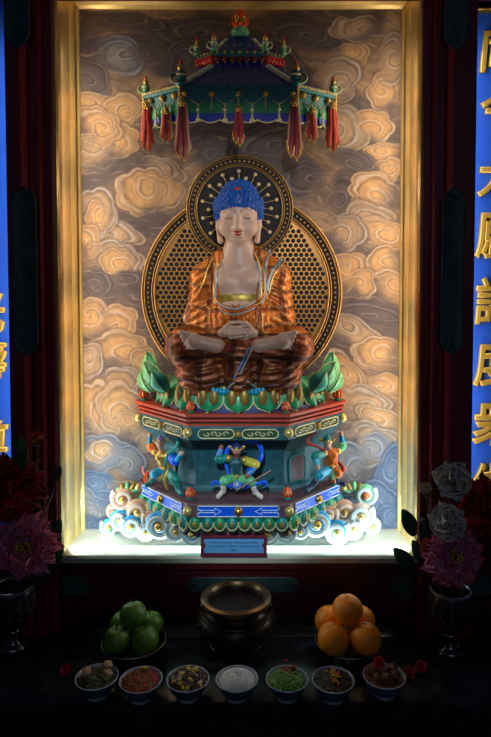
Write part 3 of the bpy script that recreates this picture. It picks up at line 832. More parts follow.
# waist and the cove above it
W_ = dict(xf=.160, yf=2.135, xs=.315, ys=2.262)
m = slab([(1.06, zt1), (1.05, zt1 + .012), (1.0, zt1 + .022), (.985, z(470, 2.13)), (1.0, z(452, 2.13)), (1.07, z(447, 2.1)), (1.16, z(441, 2.06)), (1.18, z(438.5, 2.04))], **W_); m.build('waist', SLATE, ped, sharp=20)
m = slab([(.97, z(441)), (.985, z(440.5)), (.99, z(427.5)), (.985, z(426.5))]); m.build('ledge_frieze', SLATE, ped, sharp=20)
m = MB()
for a, b, s in ((426.5, 424.2, 1.0), (421.9, 419.6, 1.012), (417.3, 413.8, 1.028)): m.loft([ring(s - .006, z(a)), ring(s, z(a) + .002), ring(s, z(b) - .002), ring(s - .006, z(b))], 0)
m.loft([ring(.955, z(426.6)), ring(.955, z(414))], 1)
m.build('ledge_rail', [LEDGE, BLACKG], ped, sharp=20)

FACES = [(1, 2), (2, 3), (3, 4)]
def fpt(fc, u, zz, s=1.0, out=0.0, **k):
    r = ring(s, zz, **k); a, b = Vector(r[fc[0]]), Vector(r[fc[1]])
    n = (b - a).cross(Vector((0, 0, 1))).normalized()
    if n.y > 0: n = -n
    return a + (b - a) * u + n * out
def fl(fc): r = ring(); return (Vector(r[fc[1]]) - Vector(r[fc[0]])).length
def scroll(m, fc, u0, u1, zz, hh, s, n, r=.0018, mi=0):
    L = fl(fc)
    for i in range(n):
        uc = u0 + (u1 - u0) * (i + .5) / n; sg = 1 if i % 2 else -1
        pts = []
        for j in range(14):
            a = j / 13 * 5.2; q = hh * (1 - j / 17)
            pts.append(fpt(fc, uc + q * 1.25 * cos(a) / L * sg, zz + q * sin(a) * sg * .9, s, .004))
        m.tube(pts, r, 5, mi)
def rrect(m, fc, u0, u1, z0, z1, s, r, mi, notch=0, out=.004):
    L = fl(fc); h = (z1 - z0) / 2; zc = (z0 + z1) / 2; pts = []
    for k in range(9): a = pi / 2 + pi * k / 8; pts.append(fpt(fc, u0 + (h + h * cos(a)) / L, zc + h * sin(a), s, out))
    for k in range(9): a = -pi / 2 + pi * k / 8; pts.append(fpt(fc, u1 + (-h + h * cos(a)) / L, zc + h * sin(a), s, out))
    m.tube(pts, r, 6, mi, True)
FR = mat('frieze_ground', (40, 66, 44), .1, .5)
for fc in FACES:
    m = MB(); zz0, zz1 = z(438.4), z(429.5); zc = (zz0 + zz1) / 2
    for u0, u1 in ((.1, .46), (.54, .9)):
        q = [fpt(fc, u0, zz0, .99, .001), fpt(fc, u1, zz0, .99, .001), fpt(fc, u1, zz1, .99, .001), fpt(fc, u0, zz1, .99, .001)]
        m.add(q, [(0, 1, 2, 3)], 0)
        rrect(m, fc, u0, u1, zz0, zz1, .99, .0022, 1)
        scroll(m, fc, u0 + .06, u1 - .06, zc, .0095, .99, 4, .0017, 1)
    m.ball(fpt(fc, .5, zc, .99, .004), .013, 2, 12, 8)
    m.build('frieze_panel', [FR, CREAM, OLDGOLD], ped)
    # blue strip with white outlined arrows pointing to the centre boss
    m = MB(); z0, z1 = zt0 + .006, zt1 - .006; zc = (z0 + z1) / 2; hh = (z1 - z0) / 2; L = fl(fc)
    us = [.1, .9]
    q = [fpt(fc, u, zz, 1.004, o) for u in us for zz in (z0, z1) for o in (0, .003)]
    m.add(q, [(0, 4, 5, 1), (2, 3, 7, 6), (1, 5, 7, 3), (0, 1, 3, 2), (4, 6, 7, 5)], 0)
    out = [(.1, z0), (.9, z0), (.9, z0 + hh * .62), (.87, zc - hh * .2), (.87, zc + hh * .2), (.9, z1 - hh * .62), (.9, z1), (.1, z1), (.1, z1 - hh * .62), (.13, zc + hh * .2), (.13, zc - hh * .2), (.1, z0 + hh * .62)]
    m.tube([fpt(fc, u, zz, 1.004, .0035) for u, zz in out], .0017, 5, 1, True)
    m.build('blue_strip', [BLUE, WHITE], ped)
    for s in (1, -1):
        m = MB(); f = (lambda t: t) if s > 0 else (lambda t: 1 - t)
        for dz in (-.22, .22): m.tube([fpt(fc, f(.13), zc + dz * hh, 1.004, .0038), fpt(fc, f(.27), zc + dz * hh, 1.004, .0038)], .0013, 5)
        m.tube([fpt(fc, f(.27), zc + .22 * hh, 1.004, .0038), fpt(fc, f(.265), zc + .62 * hh, 1.004, .0038), fpt(fc, f(.335), zc, 1.004, .0038), fpt(fc, f(.265), zc - .62 * hh, 1.004, .0038), fpt(fc, f(.27), zc - .22 * hh, 1.004, .0038)], .0013, 5)
        m.build('arrow', WHITE, ped)
    m = MB().ball(fpt(fc, .5, zc, 1.004, .003), .0165, 0, 14, 10); m.build('gold_boss', GOLD, ped)
KN = mat('pale_gold_knob', (206, 180, 110), .5, .35)
for i, (px, s) in enumerate(((0, 1), (1, 1), (2, 1), (3, 1))):
    for zz, sc, rr in ((z(433), .995, .0175), ((zt0 + zt1) / 2, 1.006, .0165)):
        r = ring(sc, zz); q = r[i + 1]
        MB().ball(q, rr, 0, 14, 10).build('gold_boss', KN, ped)
# little bell petals hanging below the tray
for fc, n in zip(FACES, (6, 8, 6)):
    for i in range(n):
        u = (i + .5) / n; c = fpt(fc, u, z(523.5), .985, .004); w = fl(fc) / n * .46
        a, b = fpt(fc, 0, 0, 1), fpt(fc, 1, 0, 1); d = (b - a).normalized(); R = Matrix.Rotation(atan2(d.y, d.x), 3, 'Z')
        m = MB()
        m.ball(c, w, 0, 12, 8, (1, .62, 1.15), R); m.ball(c + R @ Vector((0, -w * .42, -w * .12)), w * .52, 1, 10, 6, (.8, .6, 1.3), R)
        m.tube([c + R @ Vector((w * 1.03 * cos(t), -.004, w * 1.18 * sin(t))) for t in np.linspace(-pi - .2, .2, 14)], w * .13, 5, 2)
        m.build('bell_petal', [TEAL if i % 2 else GREEN, OLDGOLD, CREAM], ped)
# waist side openings (plum recesses) framed in slate
for fc in (FACES[0], FACES[2]):
    m = MB(); k = dict(W_); zz0, zz1 = z(484, 2.13), z(458, 2.13)
    pts = [fpt(fc, u, zz, 1.0, .003, **k) for u, zz in ((.12, zz0), (.5, zz0), (.5, zz1 - .01), (.42, zz1), (.2, zz1), (.12, zz1 - .01))]
    m.add(pts, [tuple(range(6))], 0); m.tube(pts, .003, 6, 1, True)
    m.build('waist_panel', [PLUM, TEAL], ped)

# lotus: overlapping double-lobed petals round the seat
LX, LYc, LYr = .298, 2.235, .222
zl0, zl1 = z(414) + .0, z(380, 2.06)
m = MB()
def lring(k, zz, n=40): return [(LX * k * cos(a), LYc + LYr * k * sin(a) * (1 if sin(a) < 0 else .14), zz) for a in np.linspace(0, 2 * pi, n, endpoint=False)]
m.loft([lring(1.0, zl0), lring(.99, zl0 + .02), lring(.93, (zl0 + zl1) / 2), lring(.86, z(393, 2.06)), lring(.8, z(392, 2.06))]); m.build('lotus_core', NAVY, ped)
NP = 9
for i in range(NP):
    a = pi + pi * (i + .5) / NP
    # spread by arc length on the ellipse
    def pos(k, zz, da=0.0):
        t = a + da; return Vector((LX * k * cos(t), LYc + LYr * k * sin(t), zz))
    hgt = zl1 - zl0
    nn = Vector((cos(a) / LX, sin(a) / LYr, 0)).normalized(); tt = Vector((-nn.y, nn.x, 0))
    ar = sqrt((LX * sin(a)) ** 2 + (LYr * cos(a)) ** 2) * pi / NP
    w = ar * .50; g = []
    for r in range(9):
        v = r / 8; row = []
        ww = w * (sqrt(max(0, 1 - ((.42 - v) / .42) ** 2)) if v < .42 else (1 - .28 * (v - .42)))
        prof = .020 * sin(pi * (1 - v) ** .7 * .9) + .018 * (1 - v)
        for q in range(9):
            e = -1 + q / 4
            row.append(pos(.97 - .10 * v, zl0 + .003 + hgt * v) + nn * (prof * (1 - .75 * e * e) + .004) + tt * (ww * e))
        g.append(row)
    m = MB().grid(g, 0)
    rim = [g[r][0] for r in range(8, -1, -1)] + [g[0][q] for q in range(1, 8)] + [g[r][8] for r in range(0, 9)]
    m.tube([q + nn * .001 for q in rim], .0030, 6, 2)
    c = Vector(g[4][4])
    for s in (-1, 1):
        b = c + tt * s * w * .40 + nn * -.002 + Vector((0, 0, -.001))
        R = Matrix((tt, nn, Vector((0, 0, 1)))).transposed()
        m.ball(b, w * .40, 1, 12, 8, (.85, .55, 1.45), R)
    m.build('lotus_petal', [GREEN, OLDGOLD, CREAM], ped, sharp=60)
# upright leaves behind the knees
def leafshape(m, base, tip, width, out, mi=0, n=8, rib=1):
    base, tip, out = Vector(base), Vector(tip), Vector(out).normalized()
    ax = tip - base; side = ax.cross(out).normalized(); g = []
    for r in range(n + 1):
        v = r / n; w = width * (sin(pi * min(1, v * .92 + .06)) ** .8); row = []
        for q in range(7):
            e = -1 + q / 3
            row.append(base + ax * v + side * w * e + out * (.28 * width * (1 - e * e) * 1.1 + .18 * ax.length * sin(pi * v) + .10 * ax.length * v * v * v))
        g.append(row)
    m.grid(g, mi)
    m.tube([g[r][3] + out * .001 for r in range(n + 1)], width * .07, 5, rib)
    m.tube([g[r][0] for r in range(n + 1)] + [g[r][6] for r in range(n, -1, -1)], width * .07, 5, rib)
for s in (-1, 1):
    for (x0, y0, x1, y1, w, Y0, mm, ox) in ((82, 388, 89, 352, 11, 2.19, 0, -.9), (76, 389, 92, 362, 11, 2.15, 0, -.8), (72, 392, 85, 371, 10, 2.09, 1, -.5), (88, 392, 97, 370, 9, 2.2, 0, -1)):
        m = MB(); leafshape(m, N(239.5 + s * x0, y0, Y0), N(239.5 + s * x1, y1, Y0 + .01), M(w, Y0), (-s * ox * .6, -1, .1))
        m.build('lotus_leaf', [(LEAFG, mat('sea_green_paint', (70, 184, 156), .05, .4, 0, 0, .25, 60))[mm], mat('leaf_rim', (166, 196, 130), .1, .4)], ped, sharp=60)
for s in (-1, 1):
    m = MB()
    for k in range(6):
        c = N(239.5 + s * (7 + k * 3.6), 392.5 - abs(k - 2.5) * .9, 2.008); m.ball(c, .0085, 0, 10, 6, (.8, .8, 1.4))
    m.build('cushion_fringe', CYAN, ped)
# flame jewels on the ledge corners and small jar jewels on the tray
def flame(parent, c, r, basem=GREEN, name='flame_jewel', fm=FLAME):
    c = Vector(c)
    m = MB().lathe([(0, 0), (r * .8, 0), (r * 1.0, r * .25), (r * .55, r * .5), (r * .95, r * .85), (0, r * .9)], c, 14)
    b = m.build(name, basem, parent)
    m = MB(); o = c + Vector((0, 0, r * 1.5))
    m.ball(o, r * .82, 1, 14, 10)
    for k in range(7):
        a = 2 * pi * k / 7 + .3
        d = Vector((cos(a), sin(a), 0))
        m.tube(spline([o + d * r * .7 - Vector((0, 0, r * .6)), o + d * r * 1.02 + Vector((0, 0, r * .1)), o + d * r * .75 + Vector((0, 0, r * .9)), o + d * r * .45 + Vector((0, 0, r * 1.7))], 4), lambda t: r * .34 * (1 - t * .93), 7, 0)
    m.ball(o + Vector((0, 0, r * .9)), r * .5, 0, 10, 8, (1, 1, 1.7))
    if b is not None:
        f = MB(); f.v, f.f, f.m = m.v, m.f, m.m
        ob = f.build('flame', [fm, GOLDP], parent); ob.parent = b; 
    return b
for i in (1, 2, 3, 4):
    q = ring(.945, z(413.8))[i]; flame(ped, q, .0155 if i in (1, 4) else .0125)
for px, py, Y in ((191, 497, 2.045), (288, 497, 2.045), (147, 482, 2.2), (333, 482, 2.2)):
    q = N(px, py, Y); flame(ped, (q[0], q[1], zt1 + .0005), .0135, TEAL)
# cloud foot
CB = mat('cloud_white', (178, 188, 184), .0, .45, 0, 0, .08, 40)
def cloudscroll(px, py, Y, rp, hand, rimm, corem, ballm):
    R = M(rp * 1.36, Y); c = Vector(N(px, py, Y)); m = MB()
    pts, n = [], 34
    for k in range(n):
        t = k / (n - 1); a = hand * (t * 2 * pi * 1.45) + (2.4 if hand > 0 else .7); r = R * .86 * (1 - .80 * t)
        pts.append(c + Vector((r * cos(a), -R * .28 * t, r * sin(a))))
    m.tube(pts, lambda t: R * (.22 - .06 * t), 8, 0)
    pts2 = [q + Vector((0, R * .10, 0)) + (c - q) * .22 for q in pts]
    m.tube(pts2, lambda t: R * (.22 - .06 * t), 7, 1)
    m.ball(c + Vector((0, R * .10, 0)), R * .86, 1, 16, 10, (1, .30, 1))
    m.ball(c - Vector((0, R * .26, 0)), R * .27, 2, 12, 8)
    m.build('cloud_scroll', [rimm, corem, ballm], ped)
CW = mat('cloud_cyan', (40, 156, 208), 0, .4, 0, 0, .2, 50)
CT = mat('cloud_tan', (200, 150, 112), 0, .45, 0, 0, .15, 50)
CP = mat('cloud_pale_rim', (196, 168, 148), 0, .45)
for a in ((122, 498.5, 2.23, 10, 1, CP, CT, GOLDP), (119, 520, 2.22, 9.5, -1, CB, CW, GOLDP), (131, 526, 2.17, 9.5, 1, CB, CW, GOLDP), (137, 511, 2.19, 10.5, -1, CP, CT, GOLDP), (150, 519, 2.14, 7, 1, CP, CT, GOLDP),
          (159, 525, 2.11, 12, -1, CB, CW, GOLDP), (146, 532, 2.13, 8, 1, CB, CB, GOLDP), (176, 531, 2.09, 9, 1, CB, CB, GOLDP), (192, 533, 2.08, 10, -1, CB, CW, GOLDP), (108, 527, 2.25, 7.5, 1, CB, CW, GOLDP), (112, 511, 2.25, 7, -1, CP, CT, GOLDP),
          (212, 533, 2.075, 9, 1, CB, CW, GOLDP), (230, 534, 2.075, 9, -1, CB, CB, PINK), (249, 534, 2.075, 9, 1, CB, CW, GOLDP), (268, 533, 2.075, 10, -1, CB, CB, GOLDP), (287, 531, 2.085, 10, 1, CB, CB, OLDGOLD), (300, 531, 2.1, 7, -1, CB, CW, GOLDP),
          (317, 523, 2.12, 12, 1, CB, CW, GOLDP), (336, 532, 2.14, 11, -1, CB, CW, KN), (352, 529, 2.18, 10, 1, CB, CB, KN), (360, 515.5, 2.19, 11, -1, CB, CP, KN), (343, 511, 2.2, 10, 1, CP, CT, OLDGOLD), (364, 495, 2.23, 9.5, -1, CB, LEAFG, ORANGE), (328, 515, 2.15, 8, -1, CP, CT, GOLDP), (371, 526, 2.25, 8, 1, CB, CB, KN)):
    cloudscroll(*a)
for s in (-1, 1):        # fluted green cloud tops beside the tray ends
    m = MB(); c = Vector(N(239.5 + s * 113, 492, 2.24))
    for k in range(5):
        a = pi * (k + .5) / 5; m.ball(c + Vector((M(8, 2.2) * cos(a), 0, M(6, 2.2) * sin(a))), M(4.2, 2.2), k % 2, 10, 8, (.7, .8, 1.3), Matrix.Rotation(-(a - pi / 2), 3, 'Y'))
    m.build('fluted_knob', [LEAFG, OLDGOLD], ped)
m = slab([(.52, ZF + .0065), (.56, ZF + .03), (.62, z(527)), (.9, z(530.5))]); m.build('foot_core', SLATE, ped)

# ================================================================== GUARDIAN FIGURES
def sd(name, fs, k, mats, parent, lo, hi, h=.0022, fn=None): return sdf_mesh(name, uni(fs, k) if isinstance(fs, list) else fs, lo, hi, h, mats, parent, fn)
FSKIN = mat('figure_brown_skin', (150, 84, 66), 0, .45); FPALE = mat('figure_pale_skin', (190, 150, 130), 0, .45)
GARM = {c: v for c, v in dict(teal=TEAL, blue=BLUE, cyan=CYAN, gold=GOLDP, orange=ORANGE, green=LEAFG, red=RED, slate=SLATE, navy=NAVY).items()}
def guardian(base, label, J, skin, colours, mirror=1):
    """J: joints in pixel columns/rows with depth; one continuous body, clothes and arms as children"""
    t = thing('guardian_figure', base, label, 'figurine', 'guardian figures round the pedestal waist')
    q = {k: N(*v) for k, v in J.items()}
    px = M(1, 2.07)
    fs = [cap(q['pelvis'], q['chest'], 5.2 * px, 6.0 * px), cap(q['chest'], q['head'], 2.6 * px, 2.4 * px), ell(q['head'], (4.4 * px, 4.6 * px, 5.2 * px)),
          cap((q['head'][0], q['head'][1] - 4.2 * px, q['head'][2]), (q['head'][0], q['head'][1] - 5.0 * px, q['head'][2] - 1.2 * px), 1.0 * px, 1.3 * px)]
    for s in 'lr':
        fs += [cap(q['chest'], q[s + 'sh'], 4 * px, 3.2 * px), cap(q[s + 'sh'], q[s + 'el'], 2.9 * px, 2.3 * px), cap(q[s + 'el'], q[s + 'ha'], 2.3 * px, 1.7 * px), ell(q[s + 'ha'], (2.2 * px, 2 * px, 2.3 * px)),
               cap(q['pelvis'], q[s + 'kn'], 4.0 * px, 3.1 * px), cap(q[s + 'kn'], q[s + 'an'], 3.1 * px, 2.0 * px), cap(q[s + 'an'], q[s + 'to'], 2.0 * px, 1.7 * px)]
    pts = np.array(list(q.values())); lo = pts.min(0) - 8 * px; hi = pts.max(0) + 8 * px
    sd('body', fs, .008, [skin], t, lo, hi)
    lerp = lambda a, b, u: tuple(np.array(a) * (1 - u) + np.array(b) * u)
    c = colours
    # breastplate and belly guard
    sd('breastplate', [cap(lerp(q['pelvis'], q['chest'], .25), q['chest'], 6.0 * px, 7.0 * px), ell((q['chest'][0] - 3 * px, q['chest'][1] - 4 * px, q['chest'][2]), (3.4 * px, 3 * px, 3.4 * px)), ell((q['chest'][0] + 3 * px, q['chest'][1] - 4 * px, q['chest'][2]), (3.4 * px, 3 * px, 3.4 * px))], .006, [c['plate']], t, lo, hi)
    m = MB(); pv = Vector(q['pelvis']); chv = Vector(q['chest'])
    m.tube([pv + (chv - pv) * .22 + Vector((6.4 * px * cos(a), 6.2 * px * sin(a), 0)) for a in np.linspace(0, 2 * pi, 18, endpoint=False)], 1.1 * px, 6, 0, True)
    m.ball(pv + (chv - pv) * .22 + Vector((0, -6.8 * px, 0)), 2.2 * px, 0, 10, 8); m.build('belt', GOLDP, t)
    # skirt panels
    m = MB()
    for i, a in enumerate(np.linspace(pi * 1.05, pi * 1.95, 5)):
        d = Vector((cos(a), sin(a), 0)); b0 = pv + d * 4.6 * px + Vector((0, 0, 1 * px)); leafshape(m, b0, b0 + d * 3.0 * px + Vector((0, 0, -11 * px + abs(i - 2) * 1.2 * px)), 3.5 * px, d, i % 2, 6, 2)
    m.build('skirt', [c['skirt'], c['skirt2'], GOLDP], t, sharp=60)
    for s in 'lr':
        sh, el, ha, kn, an, to = (q[s + k] for k in ('sh', 'el', 'ha', 'kn', 'an', 'to'))
        sd('sleeve', [cap(lerp(sh, el, .1), lerp(sh, el, .85), 4.3 * px, 4.9 * px), ell(lerp(sh, el, .9), (4.8 * px, 4.6 * px, 4.4 * px))], .005, [c['sleeve' + s]], t, lo, hi)
        sd('cuff', [cap(lerp(el, ha, .3), lerp(el, ha, .78), 3.2 * px, 2.6 * px)], .004, [c['cuff']], t, lo, hi)
        sd('trouser_leg', [cap(lerp(q['pelvis'], kn, .25), lerp(q['pelvis'], kn, .95), 5.0 * px, 4.6 * px), ell(lerp(kn, an, .15), (4.4 * px, 4.4 * px, 4.2 * px))], .006, [c['leg' + s]], t, lo, hi)
        sd('boot', [cap(lerp(kn, an, .55), an, 3.2 * px, 2.7 * px), cap(an, to, 2.7 * px, 2.2 * px), ell((to[0], to[1], to[2] + 1.4 * px), (1.8 * px, 1.8 * px, 1.8 * px))], .005, [c['boot']], t, lo, hi)
        m = MB().ball(Vector(sh) + Vector((0, -2 * px, .5 * px)), 3.6 * px, 0, 12, 8, (1, 1, 1)); m.build('shoulder_guard', GOLDP, t)
    # helmet with crest, face details
    hv = Vector(q['head'])
    m = MB().lathe([(5.2 * px, 0), (5.5 * px, .6 * px), (4.9 * px, 2.2 * px), (3.4 * px, 4.6 * px), (1.4 * px, 6.0 * px), (1.0 * px, 7.6 * px), (0, 8.6 * px)], hv + Vector((0, .6 * px, 1.6 * px)), 16, 0)
    m.tube([hv + Vector((5.5 * px * cos(a), 5.5 * px * sin(a) + .6 * px, 1.8 * px)) for a in np.linspace(0, 2 * pi, 20, endpoint=False)], .8 * px, 6, 1, True)
    m.ball(hv + Vector((0, -4.6 * px, 3.4 * px)), 1.5 * px, 1, 8, 6)
    for s in (-1, 1): leafshape(m, hv + Vector((s * 4.8 * px, 0, 2 * px)), hv + Vector((s * 8 * px, 0, 5 * px)), 1.6 * px, (0, -1, 0), 1, 5, 1)
    m.build('helmet', [c['helm'], GOLDP], t, sharp=60)
    m = MB()
    for s in (-1, 1):
        m.ball(hv + Vector((s * 1.7 * px, -4.0 * px, .7 * px)), .75 * px, 0, 8, 6); m.ball(hv + Vector((s * 1.7 * px, -4.6 * px, .6 * px)), .35 * px, 1, 6, 5)
        m.tube([hv + Vector((s * .7 * px, -4.7 * px, 1.5 * px)), hv + Vector((s * 1.8 * px, -4.5 * px, 2.1 * px)), hv + Vector((s * 2.8 * px, -3.9 * px, 1.7 * px))], .32 * px, 5, 1)
    m.tube([hv + Vector((x * px, (-4.45 + .12 * x * x) * px, -2.4 * px)) for x in (-1.4, -.7, 0, .7, 1.4)], .45 * px, 5, 2)
    m.build('face_paint', [WHITE, BLACKG, RED], t)


    return t, q, px
def ribbon(t, pts, w, mt, name='scarf'):
    P_ = spline([N(*a) for a in pts], 7); m = MB(); m.tube(P_, lambda s: w * (.55 + .45 * sin(pi * s)), 8, 0, False, .35, (0, 1, 0)); m.build(name, mt, t)
CLUB = mat('club_brown', (96, 60, 44), .1, .4)
def club(c0, c1, label, rr=.006):
    a, b = Vector(N(*c0)), Vector(N(*c1)); m = MB().tube([a, a * .5 + b * .5, b], lambda s: rr * (.5 + .7 * s), 8)
    return tag(m.build('club', [CLUB], None, tuple(a)), label, 'club')
Yg = 2.055
g1, q, px = guardian(N(238, 503, Yg)[:2] + (zt1 + .001,), 'crouching figure in a blue skirt in the middle of the pedestal front', dict(
    pelvis=(238, 478, 2.06), chest=(236.5, 462, 2.06), head=(237.5, 450.5, 2.045), lsh=(229, 458, 2.06), lel=(219, 459, 2.055), lha=(222, 447, 2.06), rsh=(245, 460, 2.06), rel=(257, 465, 2.045), rha=(248, 476, 2.025),
    lkn=(225, 480, 2.03), lan=(224, 491, 2.04), lto=(219, 497, 2.03), rkn=(252, 481, 2.03), ran=(256, 492, 2.04), rto=(262, 497.5, 2.03)), FSKIN,
    dict(plate=SLATE, skirt=mat('figure_pale_blue', (70, 130, 200), 0, .4), skirt2=BLUE, sleevel=TEAL, sleever=mat('sleeve_yellow', (206, 186, 60), .1, .4), cuff=mat('figure_pale_blue', (70, 130, 200)), legl=LEAFG, legr=LEAFG, boot=mat('boot_white', (200, 190, 180), 0, .45), helm=NAVY))
ribbon(g1, [(229, 475, 2.07), (226, 460, 2.08), (229, 447, 2.085), (238, 441, 2.09)], .0075, BLUE)
ribbon(g1, [(243, 444, 2.08), (252, 441, 2.075), (260, 445, 2.07), (262, 456, 2.065), (256, 466, 2.04), (248, 470, 2.02)], .0085, BLUE)
ribbon(g1, [(232, 487, 2.03), (224, 484, 2.03), (215, 482, 2.04), (212, 486, 2.04)], .006, BLUE)
ribbon(g1, [(246, 488, 2.03), (258, 484, 2.03), (266, 482, 2.04), (267, 487, 2.04)], .006, BLUE)
club((238, 490, 2.0), (272, 470.5, 2.03), 'slim club held by the figure in the middle of the pedestal front', .0035)
Yl = 2.15
g2, q, px = guardian(N(162, 497, Yl)[:2] + (zt1 + .001,), 'lunging figure in gold and teal holding up the left corner of the ledge', dict(
    pelvis=(166, 470, 2.15), chest=(161.5, 456, 2.15), head=(160, 443.5, 2.14), lsh=(155, 452, 2.16), lel=(150, 446, 2.17), lha=(149.5, 435, 2.17), rsh=(168, 455, 2.14), rel=(176, 462, 2.11), rha=(182, 453, 2.09),
    lkn=(154, 473, 2.13), lan=(150, 482, 2.16), lto=(146, 486, 2.14), rkn=(175, 479, 2.1), ran=(178, 489, 2.1), rto=(181, 494, 2.08)), FPALE,
    dict(plate=GOLDP, skirt=TEAL, skirt2=GOLDP, sleevel=ORANGE, sleever=BLUE, cuff=CYAN, legl=CYAN, legr=TEAL, boot=TEAL, helm=mat('helmet_violet', (120, 110, 150), .1, .4)))
ribbon(g2, [(165, 466, 2.11), (168, 454, 2.11), (175, 448, 2.12), (178, 440, 2.13), (175, 437, 2.14)], .006, mat('ribbon_teal', (30, 150, 140), 0, .4))
ribbon(g2, [(168, 470, 2.1), (165, 480, 2.09), (168, 490, 2.09)], .0055, GOLDP)
ribbon(g2, [(152, 470, 2.14), (144, 474, 2.15), (142, 466, 2.16)], .006, FLAME)
g3, q, px = guardian(N(326, 494, Yl)[:2] + (zt1 + .001,), 'lunging figure in orange armour holding up the right corner of the ledge', dict(
    pelvis=(331, 468, 2.15), chest=(331, 454, 2.15), head=(327, 443, 2.14), lsh=(324, 453, 2.14), lel=(315, 457, 2.11), lha=(318, 467, 2.09), rsh=(337, 451, 2.16), rel=(342, 445, 2.17), rha=(340.5, 434, 2.17),
    lkn=(320, 475, 2.1), lan=(312, 486, 2.1), lto=(307, 491, 2.08), rkn=(338, 473, 2.13), ran=(338, 482, 2.16), rto=(344, 485, 2.14)), FPALE,
    dict(plate=ORANGE, skirt=LEAFG, skirt2=ORANGE, sleevel=TEAL, sleever=LEAFG, cuff=CYAN, legl=CYAN, legr=ORANGE, boot=mat('boot_navy', (24, 50, 80), 0, .45), helm=TEAL))
ribbon(g3, [(326, 451, 2.1), (316, 446, 2.11), (308, 443, 2.12), (308, 436, 2.13), (316, 433, 2.14)], .006, RED)
ribbon(g3, [(338, 462, 2.13), (343, 468, 2.13), (341, 474, 2.13)], .008, FLAME)

# ================================================================== PLAQUE
pq = thing('plaque', (N(233.5, 555, 2.05)[0], 2.05, ZF - .03), 'small blue plaque with three lines of text in a red frame below the pedestal', 'plaque')
x0, x1 = P(200.5, 546, 2.045)[0], P(267, 546, 2.045)[0]; z0, z1 = PZ(557, 2.045), PZ(535.5, 2.045)
pq.location.z = z0; pq['_b'] = (pq.location.x, 2.05, z0)
b = .011; m = MB()
PF_ = mat('plaque_frame', (112, 38, 58), 0, .4)
for a in (((x0, 2.045, z0), (x1, 2.069, z0 + b)), ((x0, 2.045, z1 - b), (x1, 2.069, z1)), ((x0, 2.045, z0 + b), (x0 + b, 2.069, z1 - b)), ((x1 - b, 2.045, z0 + b), (x1, 2.069, z1 - b))): m.bbox(*a, bev=.0015)
m.build('plaque_frame', PF_, pq)
m = MB().bbox((x0 + b, 2.053, z0 + b), (x1 - b, 2.067, z1 - b)); m.build('plaque_face', mat('plaque_blue', (96, 158, 214), 0, .5), pq)
for cx, cz, sx in ((x0 + b, (z0 + z1) / 2, 1), (x1 - b, (z0 + z1) / 2, -1)):
    MB().ball((cx, 2.052, cz), .009, 0, 12, 8, (.6, .3, 1)).build('plaque_clip', PF_, pq)
INK = mat('plaque_ink', (22, 34, 84), 0, .6)
def ptext(s, zc, size):
    me = text_mesh(s, size, .0004, 0); n = len(me.vertices); co = np.empty(n * 3); me.vertices.foreach_get('co', co); co = co.reshape(-1, 3)
    B = pq['_b']
    new = np.stack([co[:, 0] + (x0 + x1) / 2 - B[0], -co[:, 2] + 2.0525 - B[1], co[:, 1] + zc - B[2]], 1)
    me.vertices.foreach_set('co', new.reshape(-1)); me.materials.clear(); me.materials.append(INK)
    o = bpy.data.objects.new('lettering', me); COL.objects.link(o); o.parent = pq
ptext('A Golden Buddha, Infinite Light Buddha', PZ(542.8, 2.05), .0105)
ptext('of the Western Realm of Tranquillity and', PZ(546.6, 2.05), .0105)
ptext('Bliss', PZ(550.6, 2.05), .0105)
# ================================================================== THE CANOPY
can = thing('canopy', (0, YP, PZ(124, 2.08)), 'tiered blue and green hanging canopy with red tassels above the statue', 'canopy')
KY = dict(xf=.196, yf=2.08, xs=.335, ys=2.175, yb=YP - .006)
def cz(py): return PZ(py, 2.08)
def cd(py, s): return PZ(py, KY['yb'] - (KY['yb'] - 2.08) * s)
def cring(s, zz): return ring(s, zz, **KY)
def cf(fc, u, zz, s=1.0, out=0.0): return fpt(fc, u, zz, s, out, **KY)
CTEAL = mat('canopy_teal', (24, 112, 112), .05, .45, 0, 0, .25, 40); CGRN = mat('canopy_green', (36, 150, 92), .05, .45, 0, 0, .2, 40)
CBLUE = mat('canopy_blue', (18, 52, 176), .05, .45); CNAVY = mat('canopy_navy', (20, 44, 92), .05, .5)
# hollow fascia: outer and inner skin joined
def fascia(name, py0, py1, s, mats, th=.014, scallop=0):
    m = MB(); o0, o1 = cring(s, cz(py1)), cring(s, cz(py0)); i0, i1 = cring(s - th / .2, cz(py1)), cring(s - th / .2, cz(py0))
    for k in range(5):
        for a, b, c, d in ((o0, o1, o1, o0), (i0, i1, i1, i0)): pass
        m.add([o0[k], o0[k + 1], o1[k + 1], o1[k]], [(0, 1, 2, 3)]); m.add([i0[k], i0[k + 1], i1[k + 1], i1[k]], [(3, 2, 1, 0)])
        m.add([o0[k], o0[k + 1], i0[k + 1], i0[k]], [(3, 2, 1, 0)]); m.add([o1[k], o1[k + 1], i1[k + 1], i1[k]], [(0, 1, 2, 3)])
    return m.build(name, mats, can, sharp=20)
fascia('upper_rail', 85.5, 90.5, 1.03, CTEAL, .02)
fascia('fascia', 90.5, 103, 1.0, CTEAL)
fascia('fascia', 103, 113, .995, CGRN)
